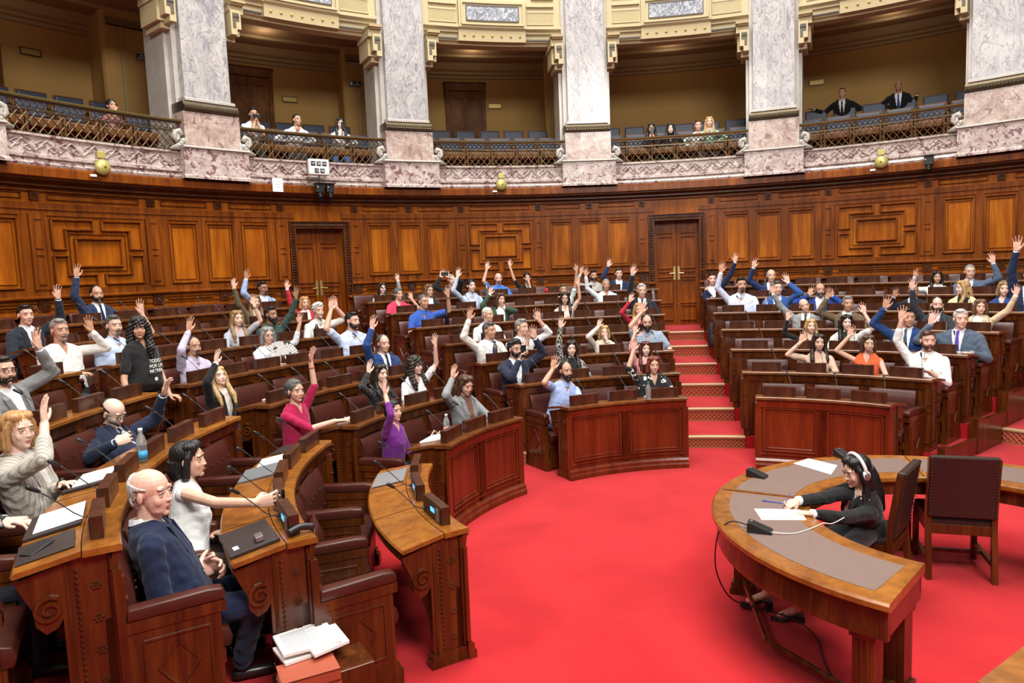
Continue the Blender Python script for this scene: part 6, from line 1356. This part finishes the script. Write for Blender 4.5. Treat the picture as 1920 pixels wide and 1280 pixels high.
bag('black handbag hanging behind the chair at the left end of the centre block', P(RD(4) + .1, -33.4, ZT[4] + .02), R_(30), BKF, .15, .08, .28, ((.02, BKF2),))
# ================================================================ on the gallery front
MUS = plain('khaki_bell', (.48, .42, .13), .4, .3)
for a_, lb in ((-57.2, 'left'), (-12.7, 'centre'), (32.4, 'right')):
    t = thing('alarm_bell', 'large round khaki bell on the %s of the wood cornice' % lb, 'bell', P(9.84, a_, 4.36), math.pi - R_(a_)); Mx = Matrix.Rotation(-math.pi / 2, 3, 'X')
    MB().lathe([(.118, 0), (.122, .012), (.118, .03), (.095, .06), (.05, .078), (.015, .084)], (0, 0, 0), 28, Mx).obj('gong', MUS, t, True); MB().lathe([(.014, .08), (.014, .095)], (0, 0, 0), 8, Mx).obj('screw', BRONZE, t, True)
    MB().box((0, -.02, .19), (.12, .07, .10)).obj('striker_box', MUS, t, bevel=.006); MB().box((.15, 0, -.135), (.09, .03, .035)).obj('junction_box', WHITEP, t)
def txt(s_, size, mt, parent, loc, ext=.001, align='CENTER', sx=1.0):
    c = bpy.data.curves.new('lettering', 'FONT'); c.resolution_u = 3; c.body = s_; c.size = size; c.extrude = ext; c.align_x = align; c.align_y = 'CENTER'; c.materials.append(mt)
    o = bpy.data.objects.new('lettering', c); COL.objects.link(o); o.parent = parent; o.location = loc; o.rotation_euler = (math.pi / 2, 0, math.pi)
    dg = bpy.context.evaluated_depsgraph_get(); me = bpy.data.meshes.new_from_object(o.evaluated_get(dg)); o2 = bpy.data.objects.new('lettering', me); COL.objects.link(o2); o2.parent = parent; o2.location = loc; o2.rotation_euler = o.rotation_euler; bpy.data.objects.remove(o); return o2
c_ = P(9.70, -35.3, 4.62); t = thing('calendar_clock', 'white flip calendar clock showing date and time on the gallery front', 'clock', c_, math.pi - R_(-35.3))
MB().box((0, 0, 0), (.40, .12, .30)).obj('case', WHITEP, t, bevel=.03); MB().box((.02, -.07, 0), (.36, .04, .26)).obj('back_box', W_WALL, t)
for x, z, s_ in ((.12, .06, 'VIE'), (.01, .06, '20'), (-.10, .06, 'FEB'), (.055, -.07, '12'), (-.055, -.07, '46')):
    pl_ = MB().box((x, .062, z), (.085, .004, .085)).obj('flap', BLACK, t); txt(s_, .062 if len(s_) == 2 else .042, WHITEP, pl_, (x, .066, z))
MB().tube([(0, 0, -.15), (0, 0, -.30)], .012, 6).obj('bracket', BLACK, t)
def camthing(label, a_, z, r_=9.72):
    t = thing('surveillance_camera', label, 'camera', P(r_, a_, z), math.pi - R_(a_))
    MB().box((0, 0, .06), (.15, .14, .16)).obj('housing', BLACK, t, bevel=.01); MB().box((0, .01, .15), (.19, .19, .012)).obj('hood', BLACK, t)
    MB().tube([(0, .0, -.02), (0, .03, -.08)], .05, 14).obj('turret', BLACK, t, True)
    MB().lathe([(.045, 0), (.05, .03), (.04, .05)], (0, .04, -.10), 16, Matrix.Rotation(-math.pi / 2 - .3, 3, 'X')).obj('lens', BLKB, t, True); MB().ell((.05, .075, .08), (.012,) * 3, None, 8, 6).obj('lamp', WHITEP, t); return t
camthing('black dome camera, left one of the pair under the clock', -35.3, 4.17); camthing('black dome camera, right one of the pair under the clock', -34.1, 4.17)
camthing('black camera on the cornice at the right', 37.2, 4.22)
t = thing('paper_notice', 'white paper notice taped to the cornice left of the clock', 'notice', P(9.835, -39.7, 4.28), math.pi - R_(-39.7)); MB().box((0, -.01, 0), (.20, .004, .25)).obj('sheet', PAPER, t)
for q in range(3): MB().box((0, -.007, .06 - q * .05), (.10, .002, .004)).obj('print_line', GREYM, t)
for a_, z, r_, lb in ((-45.7, 7.09, 12.95, 'left'), (-25.4, 7.10, 12.95, 'centre left')):
    t = thing('exit_sign', 'dark green exit sign in the %s gallery bay' % lb, 'sign', P(r_, a_, z), math.pi - R_(a_)); MB().box((0, 0, 0), (.30, .02, .13)).obj('frame', GREYM, t); MB().box((0, .006, 0), (.28, .02, .11)).obj('board', plain('sign_green', (.01, .035, .025), .4) if lb == 'left' else bpy.data.materials['sign_green'], t)
    txt('SALIDA', .05, WHITEP, t, (.04 if lb == 'left' else -.04, .018, -.025)); 
    MB().loft([np.array([(x + .05, .017, z_), (x + .05, .019, z_)]) for x, z_ in ((-.03, .03), (0, .045))] ) if False else MB().box(((.04 if lb == 'left' else -.04), .017, .025), (.05, .003, .02)).obj('arrow', WHITEP, t); MB().box(((-.10 if lb == 'left' else .10), .017, 0), (.05, .003, .08)).obj('pictogram', WHITEP, t)
for a_, z, lb in ((-52.9, 7.09, 'left'), (-31.1, 6.86, 'centre left'), (-9.4, 6.92, 'centre'), (24.8, 6.95, 'right')):
    t = thing('brass_plate', 'small framed brass plate on the ochre wall of the %s gallery bay' % lb, 'plate', P(13.97, a_, z), math.pi - R_(a_)); MB().box((0, 0, 0), (.36, .02, .14)).obj('frame', BRONZE, t); MB().box((0, .006, 0), (.32, .02, .10)).obj('plate', GOLDP, t)
# white lettering on the standing woman's T-shirt
q_, S4 = PP['a6']; yw = S4
ch_ = S4['chest'] - S4['ax'] * .16 * S4['s'] + S4['fw'] * .185 * S4['s']
for i, s_ in enumerate(('TODO', 'POR LA', 'PATRIA')):
    o = txt(s_, .055, WHITEP, q_, tuple(ch_ - S4['ax'] * (.052 * i) + S4['fw'] * .012 * min(i, 1)), .003); o.rotation_euler = (math.pi / 2 + .1, 0, math.pi)
MB().ell(ch_ - S4['ax'] * .19 + S4['fw'] * .008, (.028, .006, .028), None, 10, 8).obj('print_emblem', WHITEP, q_)

# wristwatches and bracelets
def band(key, side, label, mt, name='wristwatch', cat='watch', face=True, off=.02):
    q_, S = PP[key]; el, wr, f, n, opt = S['arms'][side]; u = unit(wr - el); c = wr - u * off; e1 = unit(np.cross(u, [.3, .2, 1.])); e2 = np.cross(u, e1); rr = .030 * S['s']
    W = lambda v: S['Rz'].T @ v + S['hip']
    m_ = MB(); m_.tube([W(c + rr * (math.cos(t_) * e1 + math.sin(t_) * e2)) for t_ in np.linspace(0, 2 * math.pi, 17)], .005, 6, False)
    if face: m_.ell(W(c - n * rr), (.016, .016, .016), None, 10, 8)
    tag(m_.obj(name, mt, None, True), label, cat)
band('b66', -1, 'steel wristwatch of the man in the white shirt with rolled sleeves', GREYM)
band('a10', -1, 'dark wristwatch of the woman in the striped blazer', BLACK)
band('a13', -1, 'silver bracelet on the wrist of the laughing woman', GREYM, 'bracelet', 'bracelet', False)
band('b63', 1, 'silver bracelet on the raised wrist of the woman in beige', GREYM, 'bracelet', 'bracelet', False, .05)
band('a14', -1, 'thin red bracelet on the raised arm of the woman in magenta', plain('red_thread', (.4, .03, .03), .6), 'bracelet', 'bracelet', False, .06)
band('a32', -1, 'black wristband of the man in the blue polo', BLACK, 'wristband', 'wristband', False)
band('a24', -1, 'dark bracelet on the raised arm of the woman in light grey', BLACK, 'bracelet', 'bracelet', False, .03)
# leather pillow left on a seat
t = thing('leather_pillow', 'plump brown leather pillow leaning upright on a front row seat, near left block', 'pillow', tuple(P(RD(1) - .16, -106.5, .50)), math.pi - R_(-106.5)); m_ = MB()
m_.loft([np.array([(x * wx, y_ , z_) for x, z_, y_ in [(math.cos(u) , .17 + zc * 1.0 + .0 * u, 0 + th_ * math.sin(u)) for u in np.linspace(0, 2 * math.pi, 20, endpoint=False)]]) for zc, wx, th_ in ((-.17, .14, .004), (-.14, .20, .03), (-.06, .21, .065), (.05, .21, .065), (.13, .20, .03), (.17, .14, .004))]); m_.obj('cover', LEATHER, t, True); MB().tube([(-.15, 0, .345), (0, 0, .335), (.15, 0, .345)], .006, 6).obj('piping', LEATHER, t)
